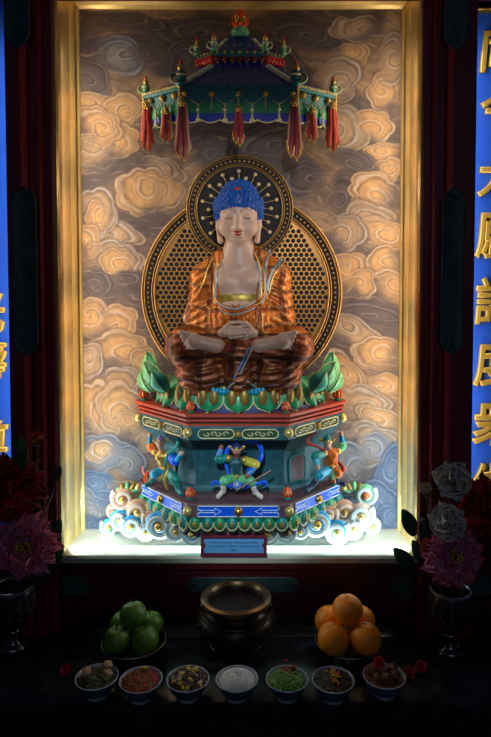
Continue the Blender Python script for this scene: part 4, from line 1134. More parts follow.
for fc, n in zip(FACES, (4, 6, 4)):      # scalloped blue valance
    m = MB()
    for i in range(n):
        u0, u1 = i / n, (i + 1) / n; top, bot = cz(112.5), cz(122.5); pts = []
        for k in range(11):
            u = u0 + (u1 - u0) * k / 10; pts.append(cf(fc, u, bot + .010 * (1 - sin(pi * k / 10)), .99, 0.0))
        f = pts + [cf(fc, u1, top, .99), cf(fc, u0, top, .99)]
        bk = [q + Vector((0, .006, 0)) for q in f]; nn = len(f)
        m.add(f + bk, [tuple(range(nn)), tuple(range(2 * nn - 1, nn - 1, -1))] + [(j, (j + 1) % nn, nn + (j + 1) % nn, nn + j) for j in range(nn)], 0)
        m.tube([q + Vector((0, -.001, 0)) for q in pts], .0022, 5, 1)
    m.build('valance', [CBLUE, CREAM], can)
for fc, n in zip(FACES, (3, 5, 3)):
    us = [(i + .5) / n for i in range(n)] if n == 3 else [.03 + .94 * i / (n - 1) for i in range(n)]
    m = MB(); mp = MB(); mk = MB()
    for u in us: MB().ball(cf(fc, u, cz(94), 1.0, .004), .0105, 0, 10, 8).build('gold_boss', GOLDP, can)
    for a, b in zip(us[:-1], us[1:]):
        pts = [cf(fc, a + (b - a) * t, cz(95 + 9.5 * (1 - abs(2 * t - 1) ** 1.3)), 1.0, .006) for t in np.linspace(0, 1, 13)]
        for q in pts: m.ball(q, .0026, 0, 6, 4)
        mid = pts[6]
        m.tube([mid, mid - Vector((0, 0, .05))], .0024, 5); m.ball(mid - Vector((0, 0, .018)), .0062, 0, 8, 6); m.ball(mid - Vector((0, 0, .052)), .0078, 0, 8, 6, (1, 1, .8)); m.ball(mid - Vector((0, 0, .040)), .0042, 0, 8, 6)
        for s in (-1, 1): m.ball(mid - Vector((s * .007, 0, .058)), .0034, 0, 6, 4)
    for u in us[1:-1]:
        q = cf(fc, u, cz(96), 1.0, .006); m.tube([q, q - Vector((0, 0, .04))], .002, 5); m.ball(q - Vector((0, 0, .04)), .004, 0, 8, 6)
    m.build('bead_festoon', CREAM, can)
    if fc != (2, 3):
        m = MB()
        for k in range(15): m.ball(cf(fc, (k + .5) / 15, cz(86), 1.035, 0), .0058, 0, 8, 6)
        m.build('pearl_row', CREAM, can)
# roofs
def croof(levels, mt, name, nsub=1):
    m = MB(); m.loft([cring(s, cd(q, s)) for s, q in levels]); return m.build(name, mt, can, sharp=20)
ROOFM = bpy.data.materials.new('roof_blue_dots'); ROOFM.use_nodes = True
nt = ROOFM.node_tree; b_ = nt.nodes['Principled BSDF']; tcn = nt.nodes.new('ShaderNodeTexCoord'); vo = nt.nodes.new('ShaderNodeTexVoronoi'); vo.inputs['Scale'].default_value = 38; vo.inputs['Randomness'].default_value = .25
rp = nt.nodes.new('ShaderNodeValToRGB'); rp.color_ramp.elements[0].color = srgb(120, 150, 215); rp.color_ramp.elements[1].color = srgb(34, 60, 140); rp.color_ramp.elements[0].position = .1; rp.color_ramp.elements[1].position = .3
nt.links.new(tcn.outputs['Object'], vo.inputs['Vector']); nt.links.new(vo.outputs['Distance'], rp.inputs['Fac']); nt.links.new(rp.outputs['Color'], b_.inputs['Base Color']); b_.inputs['Roughness'].default_value = .5
croof([(1.0, 86.5), (.86, 81), (.66, 74), (.50, 68), (.44, 64.5), (.40, 60)], ROOFM, 'lower_roof')
croof([(.405, 64), (.415, 62.5), (.405, 61)], mat('canopy_rust', (120, 40, 44), 0, .5), 'roof_band')
fr2 = [(.47, 56), (.475, 53.5), (.475, 51)]
croof([(.455, 57.5), (.47, 57), (.475, 51), (.455, 50)], CTEAL, 'upper_rail')
croof([(.44, 51.0), (.36, 46), (.28, 41.5), (.22, 38), (.17, 35.5)], ROOFM, 'upper_roof')
for fc, n in zip(FACES, (5, 7, 5)):
    m = MB()
    for i in range(n):
        c = cf(fc, (i + .5) / n, cd(58.8, .468), .468, 0); m.ball(c, fl(fc) * .475 / n * .48, 0, 8, 6, (1, .6, 1.1)); m.ball(c - Vector((0, 0, .012)), .0035, 1, 6, 4)
    m.build('upper_valance', [RED if fc != (2, 3) else mat('valance_maroon', (120, 34, 50), 0, .45), CREAM], can)
    m = MB()
    for i in range(n): m.ball(cf(fc, (i + .5) / n, cd(52.2, .475), .475, .002), .0048, 0, 8, 6)
    m.build('gold_bead_row', GOLDP, can)
for i in (2, 3):      # stepped pale ridges on the roof corners
    for nm, la, lb, qa, qb, n in (('roof_ridge', .98, .5, 83.2, 65.5, 9), ('roof_ridge', .42, .24, 49.0, 38.8, 5)):
        m = MB()
        for k in range(n):
            t = (k + .5) / n; q = Vector(cring(la + (lb - la) * t, cd(qa + (qb - qa) * t, la + (lb - la) * t))[i]); m.ball(q, .0105 if n > 6 else .0075, 0, 8, 6, (1.25, .8, .75))
        m.build(nm, mat('ridge_cream', (206, 206, 170), .1, .4), can)
# scroll finials on the corners
def cfin(c, h, s, side):
    m = MB(); c = Vector(c)
    m.lathe([(.012 * s, 0), (.015 * s, .008 * s), (.011 * s, .016 * s), (.014 * s, .024 * s), (.010 * s, .034 * s), (.014 * s, .040 * s), (0, .044 * s)], c, 12, 0); m.tube([c + Vector((.0135 * s * cos(a), .0135 * s * sin(a), .031 * s)) for a in np.linspace(0, 2 * pi, 12, endpoint=False)], .0035 * s, 6, 1, True)
    pts = [c + Vector((side * (.016 * s + .013 * s * cos(a)), -.004, .022 * s + .013 * s * sin(a))) for a in np.linspace(3.6, -1.8, 14)]
    m.tube(pts, lambda t: .0056 * s * (1 - .5 * t), 7, 0); m.ball(pts[-1], .0042 * s, 1, 8, 6); m.tube([q + Vector((0, -.0045 * s, 0)) for q in pts], lambda t: .0022 * s, 5, 1)
    o = m.build('corner_finial', [LEAFG if s < 1 else CTEAL, CREAM], can)
    f = MB().ball(c + Vector((0, 0, .051 * s)), .0105 * s, 0, 10, 8, (1, 1, 1.15)); f.ball(c + Vector((0, 0, .065 * s)), .0055 * s, 1, 8, 6, (1, 1, 1.6))
    b = f.build('finial_jewel', [GOLDP, FLAME], can); b.parent = o
R0_ = cring(1.0, cz(87))
for i, s, sd in ((1, .95, -1), (2, 1.25, -1), (3, 1.25, 1), (4, .95, 1)): cfin(R0_[i], 1, s, sd)
cfin((-.262, 2.25, cz(88)), 1, .95, 1); cfin((.262, 2.25, cz(88)), 1, .95, -1)
R1_ = cring(.47, cd(51, .47))
for i, s, sd in ((1, .9, -1), (2, .85, -1), (3, .85, 1), (4, .9, 1)): cfin(R1_[i], 1, s, sd)
# corner posts (gold) and the flame jewel on top
for i in (1, 2, 3, 4):
    m = MB()
    for k in range(7): q = Vector(cring(1.02, cz(87 + k * 3))[i]); m.ball(q, .0072, 0, 8, 6)
    m.build('corner_beads', GOLDP, can)
top = Vector((0, cring(.1, 0)[2][1] - .02, PZ(35.8, 2.25)))
m = MB().lathe([(.018, -.006), (.029, .002), (.031, .008), (.025, .013), (.029, .019), (.018, .025), (0, .026)], top, 18)
for k in range(9): a = 2 * pi * k / 9; m.ball(top + Vector((.025 * cos(a), .025 * sin(a), .008)), .009, 0, 8, 6, (1, 1, 1.2))
m.build('bulb_base', LEAFG, can)
fj = top + Vector((0, 0, .049)); m = MB()
for k in range(9):
    a = 2 * pi * k / 9; d = Vector((cos(a), sin(a), 0))
    m.tube(spline([fj + d * .012 - Vector((0, 0, .022)), fj + d * .026 - Vector((0, 0, .004)), fj + d * .021 + Vector((0, 0, .018)), fj + d * .006 + Vector((0, 0, .046 - .008 * (k % 2)))], 5), lambda t: .009 * (1 - .88 * t), 8, 0)
m.ball(fj + Vector((0, 0, .012)), .013, 0, 10, 8, (1, 1, 2.0)); m.ball(fj - Vector((0, 0, .002)), .022, 0, 12, 10)
f_ = m.build('flame_jewel', FLAME, can)
for s in (-1, 1): MB().ball(fj + Vector((s * .0105, -.031, -.003)), .0085, 0, 12, 10, (1, .8, 1.6)).build('gold_pearl', GOLD, can)
# tassels
TRED = mat('tassel_red_lit', (206, 68, 44), 0, .45, 0, 0, .2, 60); TDK = mat('tassel_red_shaded', (146, 38, 42), 0, .45, 0, 0, .2, 60); TPK = mat('tassel_pink', (206, 148, 120), 0, .5)  # side strips' light put into the reds: brighter side tassels, darker front ones
def tassel(px, py0, py1, Y, m1, m2, w=1.0):
    a = Vector(N(px, py0, Y)); b = Vector(N(px, py1, Y)); L = (a - b).length
    m = MB()
    for dx, l, mi, wd in ((-.008, .94, 0, 1), (.007, 1.0, 0, 1), (.016, .86, 1, .8), (-.016, .80, 1, .7)):
        dx *= w; g = []; n = 10
        for r in range(n + 1):
            v = r / n; ww = .0068 * wd * w * (1 + .45 * v) * (1 if r < n else .25); row = []
            for q in range(5):
                e = -1 + q / 2
                row.append(a + Vector((dx * (.5 + .7 * v) + ww * e + .0015 * sin(v * 9 + dx * 300), -.009 + (.004 if mi else 0) - .0028 * (1 - e * e) + .0018 * sin(v * 6), -L * l * v)))
            g.append(row)
        bk = [[q + Vector((0, .0026, 0)) for q in r] for r in g]
        m.grid(g, mi); m.grid(bk, mi)
        m.tube([g[n - 2][0], g[n - 1][0], g[n][2], g[n - 1][4], g[n - 2][4]], .0016, 5, 2)
        m.ball(g[n][2], .0034, 2, 6, 4)
    o = m.build('tassel', [m1, m2, GOLDP], can, sharp=60)
    k = MB()
    for j in range(6): t = 2 * pi * j / 6; k.ball(a + Vector((.008 * w * cos(t), -.012, .008 * w * sin(t) - .002)), .0052 * w, 0, 8, 6)
    k.ball(a + Vector((0, -.016, -.002)), .0055 * w, 0, 8, 6); k.ball(a + Vector((0, -.010, .014)), .0045 * w, 0, 8, 6)
    kn = k.build('tassel_knot', GOLDP, can); kn.parent = o
tassel(183.5, 103, 161, 2.066, TDK, TPK, 1.1); tassel(295.5, 103, 161, 2.066, TDK, TPK, 1.1); tassel(239.5, 109, 147, 2.066, TDK, TDK, .8)
tassel(147, 106, 153, 2.165, TRED, TRED, 1.05); tassel(332, 106, 153, 2.165, TRED, TRED, 1.05)
tassel(167, 111, 143, 2.11, TRED, TPK, .95); tassel(312, 111, 143, 2.11, TRED, TPK, .95)
# ================================================================== THE ALTAR TABLE
m = MB()
MARB = bpy.data.materials.new('dark_polished_stone'); MARB.use_nodes = True
nt = MARB.node_tree; b_ = nt.nodes['Principled BSDF']; tcn = nt.nodes.new('ShaderNodeTexCoord'); no = nt.nodes.new('ShaderNodeTexNoise'); no.inputs['Scale'].default_value = 9; no.inputs['Detail'].default_value = 8; no.inputs['Distortion'].default_value = 1.6
rp = nt.nodes.new('ShaderNodeValToRGB'); rp.color_ramp.elements[0].color = srgb(14, 16, 20); rp.color_ramp.elements[1].color = srgb(46, 54, 62); rp.color_ramp.elements[0].position = .45; rp.color_ramp.elements[1].position = .75
nt.links.new(tcn.outputs['Object'], no.inputs['Vector']); nt.links.new(no.outputs['Fac'], rp.inputs['Fac']); nt.links.new(rp.outputs['Color'], b_.inputs['Base Color']); b_.inputs['Roughness'].default_value = .32
YT = 1.655
TB = (0, 1.87, 0)
alt = thing('altar_table', TB, 'long dark polished stone altar holding the offerings below the niche', 'altar')
MB().bbox((-1.1, YT, ZTAB - .045), (1.1, 1.99, ZTAB), bev=.006).bbox((-.56, 1.98, ZTAB - .045), (.56, YW - .012, ZTAB), bev=.002).build('altar_top', MARB, alt)
MB().bbox((-1.06, YT + .03, 0.0), (1.06, 1.98, ZTAB - .045), bev=.004).build('altar_body', mat('altar_front_stone', (20, 26, 38), 0, .4, .1, 20, .2, 5), alt)

def PT(px, py):
    """point of the altar top seen at that pixel"""
    b = (py - CY) / F; dz = -sin(TH) - b * cos(TH); Y = (ZTAB - EYE) / dz * (cos(TH) - b * sin(TH))
    return P(px, py, Y)

# ------------------------------------------------------------------ incense burner
BUR = mat('burner_dark_bronze', (58, 46, 40), .75, .34, .3, 60, .25, 30); BURR = mat('burner_worn_brass', (116, 88, 58), .75, .36, .2, 60, .2, 30)
cb = (P(236, 600, 1.955)[0], 1.955, ZTAB)
bu = thing('incense_burner', cb, 'wide bronze incense burner with a thick worn rim in the middle of the altar', 'incense burner')
KZ = .88
pr = [(.088, 0), (.095, .004), (.096, .012), (.088, .018), (.100, .028), (.124, .050), (.132, .075), (.130, .098), (.119, .113), (.121, .117), (.119, .121), (.102, .126), (.096, .136), (.098, .146), (.104, .150)]
MB().lathe([(r, z * KZ) for r, z in pr], cb, 48).build('burner_body', BUR, bu)
m = MB(); c = Vector(cb); m.lathe([(r, z - .0175) for r, z in [(.104, .148), (.115, .153), (.1195, .163), (.117, .172), (.108, .177), (.097, .174), (.091, .164), (.085, .14), (.084, .126), (0, .124)]], c, 48, 0, mis=[0, 0, 0, 0, 0, 0, 1, 1, 1])
m.build('burner_rim', [BURR, BUR], bu)
m = MB()
for k in range(48):
    a = 2 * pi * k / 48; m.ball(c + Vector((.1315 * cos(a), .1315 * sin(a), .076 + .012 * sin(k * 2.1))), .0058, 0, 6, 5, (.7, .7, 1.5))
m.build('relief_band', BUR, bu)
for s in (-1, 1):
    m = MB().tube([c + Vector((s * (.104 + .014 * sin(t)), 0, .110 + .018 * (1 - cos(t)) / 2)) for t in np.linspace(0, pi, 10)], .0055, 8); m.build('handle', BUR, bu)
ash = MB().lathe([(.0835, .110), (.06, .115), (.03, .117), (0, .116)], c, 32); a_ = ash.build('incense_ash', mat('ash_grey', (70, 66, 64), 0, .9, .4, 120, .3, 80), None, cb); tag(a_, 'grey ash filling the bronze incense burner', 'ash', None, 'stuff')
rnd = random.Random(5)
for k in range(6):
    b0 = c + Vector((rnd.uniform(-.04, .04), rnd.uniform(-.03, .03), .115)); d = Vector((rnd.uniform(-.012, .012), rnd.uniform(-.012, .012), .026))
    tag(MB().tube([b0, b0 + d], .0016, 6).build('incense_stub', mat('incense_red', (120, 40, 44), 0, .7), None, tuple(b0)), 'burnt incense stub standing in the ash of the bronze burner', 'incense stick', 'incense stubs in the burner')

# ------------------------------------------------------------------ fruit stands and fruit
PORC = mat('blue_white_porcelain', (150, 156, 168), 0, .25, 0, 0, 0, 20)
PORB = mat('porcelain_blue_glaze', (104, 106, 120), 0, .3, 0, 0, 0, 70, (48, 56, 92))
DISH = mat('dish_dark_lacquer', (40, 34, 36), 0, .3, 0, 0, .3, 40)
def stand(px, Y, label):
    c = Vector((PX(px, Y) if False else P(px, 650, Y)[0], Y, ZTAB)); t = thing('fruit_dish', tuple(c), label, 'dish', 'footed fruit dishes')
    MB().lathe([(.046, 0), (.048, .004), (.040, .012), (.032, .024), (.032, .030)], c, 32).build('foot', DISH, t)
    MB().lathe([(.03, .029), (.06, .035), (.085, .047), (.098, .060), (.1005, .0615), (.099, .063), (.095, .061), (.08, .049), (.055, .041), (0, .039)], c, 48, 0, mis=[1, 1, 1, 0, 0, 0, 0, 0, 0]).build('bowl', [DISH, DISH], t)
    MB().tube([c + Vector((.0998 * cos(a), .0998 * sin(a), .0622)) for a in np.linspace(0, 2 * pi, 48, endpoint=False)], .0014, 6, 0, True).build('rim', mat('dish_rim_brass', (170, 150, 120), .4, .35), t)
    return c
APP = mat('green_apple_skin', (74, 116, 22), 0, .42, 0, 0, .0, 12, (88, 128, 32)); STEM = mat('fruit_stem', (70, 52, 34), 0, .7)
ORA = mat('orange_peel', (255, 148, 6), 0, .42, .5, 220)
def applemesh(r):
    return [(max(0, r * (sin(t) ** .92 if sin(t) > 0 else 0) * (1 + .06 * cos(t))), r * (-.92 * cos(t) + .20 * cos(t) * math.exp(-(sin(t) / .34) ** 2) + .0)) for t in np.linspace(0, pi, 22)]
def fruit(kind, c, r, label, grp, tilt=0):
    c = Vector(c)
    if kind == 'apple':
        t = thing('green_apple', tuple(c), label, 'apple', grp); m = MB().lathe(applemesh(r), c, 28); m.build('apple_flesh', APP, t)
        MB().tube(spline([c + Vector((0, 0, r * .70)), c + Vector((.001, 0, r * .86)), c + Vector((.004, -.002, r * 1.04))], 4), lambda s: .0016 + .0008 * s, 7).build('stem', STEM, t)
    else:
        t = thing('orange', tuple(c), label, 'orange', grp); m = MB().lathe([(r * sin(q) * 1.0, -r * .965 * cos(q) - (r * .035 * math.exp(-(sin(q) / .14) ** 2) if q > 1.5 else 0)) for q in np.linspace(0, pi, 24)], c, 30); m.build('peel', ORA, t)
        m = MB()
        for k in range(5): a = 2 * pi * k / 5; m.ball(c + Vector((.003 * cos(a), .003 * sin(a), r * .935)), .0024, 0, 6, 5, (1, 1, .5))
        m.build('stem_button', mat('orange_button_green', (96, 104, 40), 0, .7), t)
    t.rotation_euler = (tilt, tilt * .5, 0)
def pile(kind, px, Y, r, grp, labels, label_dish):
    c = stand(px, Y, label_dish); zb = c.z + .050
    h = r * 1.03
    for (dx, dy), lb in zip(((-h, -h), (h, -h), (-h, h), (h, h)), labels[:4]): fruit(kind, c + Vector((dx, dy, zb - c.z + r * .95)), r, lb, grp, random.uniform(-.2, .2))
    fruit(kind, c + Vector((.0, -.006, zb - c.z + r * .95 + r * 1.40)), r, labels[4], grp, -.25)
pile('apple', 134, 1.86, .0425, 'green apples piled on the left dish', ['green apple at the front of the apple pile, nearer the left edge', 'green apple at the front of the apple pile, nearer the incense burner', 'green apple half hidden at the back of the pile, on its outer side', 'green apple half hidden at the back of the pile, towards the burner', 'green apple on top of the apple pile'], 'footed dish holding the pile of green apples')
pile('orange', 347, 1.86, .0485, 'oranges piled on the right dish', ['orange at the front of the orange pile, nearer the incense burner', 'orange at the front of the orange pile, nearer the vase', 'orange half hidden at the back of the pile, towards the burner', 'orange half hidden at the back of the pile, towards the vase', 'orange on top of the orange pile'], 'footed dish holding the pile of oranges')

# ------------------------------------------------------------------ seven offering bowls
def bowl(px, py, label):
    q = PT(px, py); c = Vector((q[0], q[1], ZTAB))
    t = thing('offering_bowl', tuple(c), label, 'bowl', 'offering bowls in a row')
    m = MB().lathe([(.028, 0), (.029, .004), (.026, .008), (.040, .016), (.052, .032), (.0585, .050), (.0605, .0535), (.0595, .0555), (.0565, .052), (.049, .034), (.036, .02), (0, .015)], c, 36, 0, mis=[1, 1, 1, 1, 1, 0, 0, 0, 0, 0, 0]); m.build('bowl_wall', [PORC, PORB], t)
    m = MB().tube([c + Vector((.0600 * cos(a), .0600 * sin(a), .0548)) for a in np.linspace(0, 2 * pi, 40, endpoint=False)], .0015, 6, 0, True); m.build('rim', mat('bowl_rim_glaze', (186, 196, 214), 0, .25), t)
    m = MB().lathe([(.0290, .0), (.0305, .0), (.0305, .006), (.0270, .009)], c, 30, cap=False); m.build('foot_ring', PORC, t)
    return c
def mound(c, mt, name, label, hgt=.018, bits=None, seed=1, r0=.0545, kind='stuff'):
    rnd = random.Random(seed); m = MB()
    prof = [(r0 * .995, .047), (r0 * .85, .047 + hgt * .45), (r0 * .6, .047 + hgt * .78), (r0 * .3, .047 + hgt * .96), (0, .047 + hgt)]
    m.lathe([(.034, .0225)] + prof[:0] + [(r0 * .93, .043)] + prof, c, 28)
    for b in bits or []:
        n, mi, rr, sq = b
        for k in range(n):
            a = rnd.uniform(0, 2 * pi); q = r0 * sqrt(rnd.random()) * .9; zz = .047 + hgt * (1 - (q / r0) ** 2)
            R = Matrix.Rotation(rnd.uniform(0, 3), 3, 'Z') @ Matrix.Rotation(rnd.uniform(-.6, .6), 3, 'X')
            m.ball(c + Vector((q * cos(a), q * sin(a), zz)), rr * rnd.uniform(.8, 1.25), mi, 7, 5, sq, R)
    o = m.build(name, mt, None, tuple(c)); tag(o, label, 'food', None, kind); return o
fm = lambda n, rgb, r=.5: mat(n, rgb, 0, r, .3, 150, .2, 90)
RICE, SES = fm('cooked_rice', (214, 216, 220)), fm('sesame_black', (24, 22, 22)); GREENS = fm('dark_greens', (34, 66, 30)); BEAN = fm('green_beans', (76, 140, 36)); CHILI = fm('chilli_red', (150, 40, 20)); BRN = fm('braised_brown', (120, 72, 44)); YEL = fm('corn_yellow', (220, 180, 60)); MUSH = fm('dark_mushroom', (44, 34, 28)); TOFU = fm('tofu_cream', (190, 160, 116)); PALE = fm('pale_bean_curd', (206, 196, 160))
def piece(name, c, d, mt, label, cat, grp, rot=(0, 0, 0)):
    m = MB(); e = min(d) * .16; a = [-q / 2 for q in d]; b = [q / 2 for q in d]; m.bbox(a, b, bev=e)
    o = m.build(name, mt, None, (0, 0, 0)); o.location = c; o.rotation_euler = rot; tag(o, label, cat, grp); return o
c = bowl(97, 695, 'porcelain bowl of dark greens with tofu cubes at the left end of the row')
mound(c, [GREENS, MUSH, BEAN], 'braised_greens', 'dark greens heaped in the leftmost bowl among tofu cubes', .014, [(60, 1, .006, (1.6, .8, .5)), (60, 0, .006, (1.8, .7, .4)), (16, 2, .005, (1.5, .6, .5))], 1)
for k, (dx, dy, dz, lb) in enumerate(((-.030, .0, .066, 'tofu cube at the outer edge of the leftmost bowl of greens'), (.026, .02, .074, 'tallest tofu cube standing at the back of the leftmost bowl of greens'), (.032, -.008, .066, 'flat tofu cube beside the tall one in the leftmost bowl of greens'))):
    piece('tofu_cube', c + Vector((dx, dy, dz)), (.024, .022, .024), TOFU, lb, 'tofu', 'tofu cubes in the leftmost bowl', (.3, .2 * k, .5 * k))
c = bowl(141, 698, 'porcelain bowl of red chilli dish, second in the row under the apples')
mound(c, [CHILI, BRN, BEAN, YEL], 'chilli_dish', 'red chopped chilli dish in the second bowl under the apples', .012, [(70, 0, .0058, (1.8, .7, .6)), (50, 1, .006, (1.6, .8, .6)), (22, 2, .0045, (1.4, .7, .7))], 2)
piece('lemon_slice', c + Vector((.004, .034, .064)), (.022, .008, .016), YEL, 'yellow piece at the back of the bowl of red chilli dish', 'lemon', None, (.4, 0, .2))
c = bowl(188, 697, 'porcelain bowl of mixed dark and yellow vegetables, third in the row')
mound(c, [MUSH, BRN, YEL, BEAN, PALE], 'mixed_vegetables', 'heaped mixed vegetables with yellow pieces in the third bowl', .024, [(40, 0, .008, (1.4, .8, .6)), (40, 1, .007, (1.6, .7, .6)), (18, 2, .0085, (1.3, .7, .7)), (14, 3, .006, (1.6, .6, .5)), (14, 4, .007, (1.3, .8, .6))], 3)
c = bowl(237, 697, 'porcelain bowl of white rice in the middle of the row before the burner')
mound(c, [RICE, SES], 'white_rice', 'mound of white rice with dark specks in the middle bowl', .024, [(300, 0, .0028, (1.7, .8, .8)), (16, 1, .0018, (1.5, .8, .8))], 4)
c = bowl(287, 697, 'porcelain bowl of chopped green beans, fifth in the row')
mound(c, [BEAN, BRN, CHILI], 'green_bean_dish', 'chopped green beans topped with red brown bits in the fifth bowl', .020, [(110, 0, .0058, (1.9, .7, .7)), (26, 1, .006, (1.5, .8, .6))], 5)
m_ = c + Vector((.004, .024, .066)); mm = MB(); rnd = random.Random(9)
for k in range(26): mm.ball(m_ + Vector((rnd.gauss(0, .014), rnd.gauss(0, .009), rnd.uniform(-.004, .008))), .005, k % 2, 7, 5, (1.6, .8, .6), Matrix.Rotation(rnd.uniform(0, 3), 3, 'Z'))
o = mm.build('chopped_topping', [BRN, CHILI], None, tuple(m_)); tag(o, 'red brown chopped topping on the back of the green beans', 'food', None, 'stuff')
c = bowl(333, 698, 'porcelain bowl of dark mushrooms with an orange heart, sixth under the oranges')
mound(c, [MUSH, fm('carrot_orange', (214, 110, 36)), YEL], 'mushroom_dish', 'dark mushrooms around a small orange and yellow heap in the sixth bowl', .014, [(80, 0, .0075, (1.4, .9, .5))], 6)
m_ = c + Vector((.006, -.002, .064)); mm = MB(); rnd = random.Random(19)
for k in range(30): mm.ball(m_ + Vector((rnd.gauss(0, .008), rnd.gauss(0, .012), rnd.uniform(-.004, .010))), .005, k % 2, 7, 5, (1.6, .7, .6), Matrix.Rotation(rnd.uniform(0, 3), 3, 'Z'))
o = mm.build('carrot_shreds', [fm('carrot_orange', (214, 110, 36)), YEL], None, tuple(m_)); tag(o, 'orange and yellow shreds heaped on the dark mushrooms', 'food', None, 'stuff')
c = bowl(384, 694, 'porcelain bowl of brown chunks with a red rose at the right end of the row')
mound(c, [BRN, MUSH], 'braised_sauce', 'brown braised base under the chunks in the rightmost bowl', .008, [(30, 1, .006, (1.4, .9, .5))], 7)
rnd = random.Random(31)
for k, (dx, dy, lb) in enumerate(((-.022, -.022, 'brown chunk at the front of the rightmost bowl, below the red rose'), (.004, -.026, 'brown chunk at the middle front of the rightmost bowl'), (.030, -.014, 'brown chunk by the outer rim of the rightmost bowl'), (.012, .006, 'brown chunk in the middle of the rightmost bowl beside the rose'), (.030, .02, 'brown chunk at the back of the rightmost bowl'), (-.034, .006, 'brown chunk on the inner side of the rightmost bowl'))):
    m = MB(); m.ball((0, 0, 0), .0155, 0, 12, 9, (1.15, .9, .8)); v2 = []
    for q in m.v: n_ = 1 + .12 * sin(q[0] * 340 + k) * sin(q[1] * 300) + .08 * sin(q[2] * 420 + k); v2.append((q[0] * n_, q[1] * n_, q[2] * n_))
    m.v = v2; o = m.build('braised_chunk', BRN, None, (0, 0, 0)); o.location = c + Vector((dx, dy, .064)); o.rotation_euler = (rnd.random(), rnd.random(), rnd.random() * 3); tag(o, lb, 'food', 'braised chunks in the rightmost bowl')
BOWL7 = c.copy()
# ================================================================== FLOWERS AND VASES
def petal_grid(c, ax, u, w, length, width, open_, ruffle, rnd, n=6, k=7, tipnotch=.0):
    """one petal rising from c; ax = bloom axis, u = outward, w = sideways"""
    g = []; ph = rnd.uniform(0, 6)
    for r in range(n + 1):
        v = r / n; ang = open_ * (v ** .85); row = []
        wd = width * (sin(pi * (.10 + .56 * v)) ** .9) * sqrt(max(.02, 1 - v ** 5))
        # arc along the petal
        d = u * (length * (sin(ang * .98) if open_ > .01 else v * .2) * v * .0 + length * v * sin(.35 * open_ + .65 * open_ * v)) + ax * (length * v * cos(.35 * open_ + .65 * open_ * v))
        for q in range(k):
            e = -1 + 2 * q / (k - 1)
            rf = ruffle * length * v * v * sin(e * 7 + ph)
            cup = .22 * width * e * e
            row.append(c + d + w * (wd * e) + ax * (cup * .8 + rf) + u * (-cup * .5 + rf * .7 - length * .07 * abs(e) * v - tipnotch * length * v * v * (.5 + .5 * cos(e * 9 + ph))))
        g.append(row)
    return g
def flower(kind, base, tip, c, axis, R, label, pm, cm=None, ruffle=.08, layers=((.25, 5), (.55, 7), (.95, 9), (1.3, 10)), wide=.42, stem=True, leaves=0, notch=0.0, grp='artificial flowers in the vases', cat='flower'):
    c = Vector(c); ax = Vector(axis).normalized(); rnd = random.Random(int(c.x * 1e4) + int(c.z * 1e4))
    a = ax.orthogonal().normalized(); b = ax.cross(a)
    t = thing(kind, tuple(c), label, cat, grp)
    m = MB()
    for li, (op, n) in enumerate(layers):
        L = R * (.62 + .40 * (li + 1) / len(layers))
        for i in range(n):
            an = 2 * pi * (i + .5 * (li % 2) + rnd.uniform(-.18, .18)) / n
            u = a * cos(an) + b * sin(an); w = ax.cross(u)
            m.grid(petal_grid(c - ax * R * .25, ax, u, w, L * rnd.uniform(.9, 1.08), R * wide * rnd.uniform(.85, 1.15), op * rnd.uniform(.92, 1.08), ruffle, rnd, 6, 7, notch), rnd.randrange(len(pm)))
    m.build('petals', pm, t, sharp=0)
    if cm:
        m = MB()
        for k in range(26):
            q = rnd.random() ** .5 * R * .20; an = rnd.uniform(0, 6.28); d = a * cos(an) * q + b * sin(an) * q
            m.tube([c - ax * R * .15 + d * .5, c + ax * R * (.26 - .3 * q / R) + d], R * .016, 5, 0); m.ball(c + ax * R * (.27 - .3 * q / R) + d, R * .034, 0, 6, 5)
        m.build('stamens', cm, t)
    m = MB()
    for i in range(5):
        an = 2 * pi * i / 5; u = a * cos(an) + b * sin(an); leafshape(m, c - ax * R * .34, c - ax * R * .12 + u * R * .36, R * .13, u - ax, 0, 5, 0)
    m.ball(c - ax * R * .3, R * .14, 0, 10, 8); m.build('calyx', LEAFD, t)
    if stem and base is not None:
        bs = Vector(base); e = c - ax * R * .34
        MB().tube(spline([e, e - ax * R * .5 - Vector((0, 0, .02)), (e + bs) / 2 + Vector((0, 0, -.01)), bs], 6), .0026, 7).build('stem', STEMG, t)
    return t
LEAFD = mat('leaf_dark_green', (36, 74, 44), 0, .5, 0, 0, .3, 40); STEMG = mat('stem_green', (44, 70, 36), 0, .55)
FRED = mat('petal_red', (196, 24, 20), 0, .55, 0, 0, .25, 30); FRED2 = mat('petal_deep_red', (130, 12, 18), 0, .55); FPINK = mat('petal_pink', (206, 96, 120), 0, .55, 0, 0, .2, 30); FPINK2 = mat('petal_rose', (196, 112, 146), 0, .55); FWH = mat('petal_white', (214, 206, 200), 0, .55, 0, 0, .06, 30); FWH2 = mat('petal_ivory', (206, 190, 176), 0, .55); STAM = mat('stamen_yellow', (200, 180, 50), 0, .6); FSAL = mat('petal_salmon', (206, 96, 80), 0, .55)
VASE = mat('vase_black_lacquer', (30, 26, 26), .3, .22, 0, 0, 0, 20, (70, 50, 40), 0, .6)
VRIM = mat('vase_silver_rim', (150, 156, 164), .8, .25)
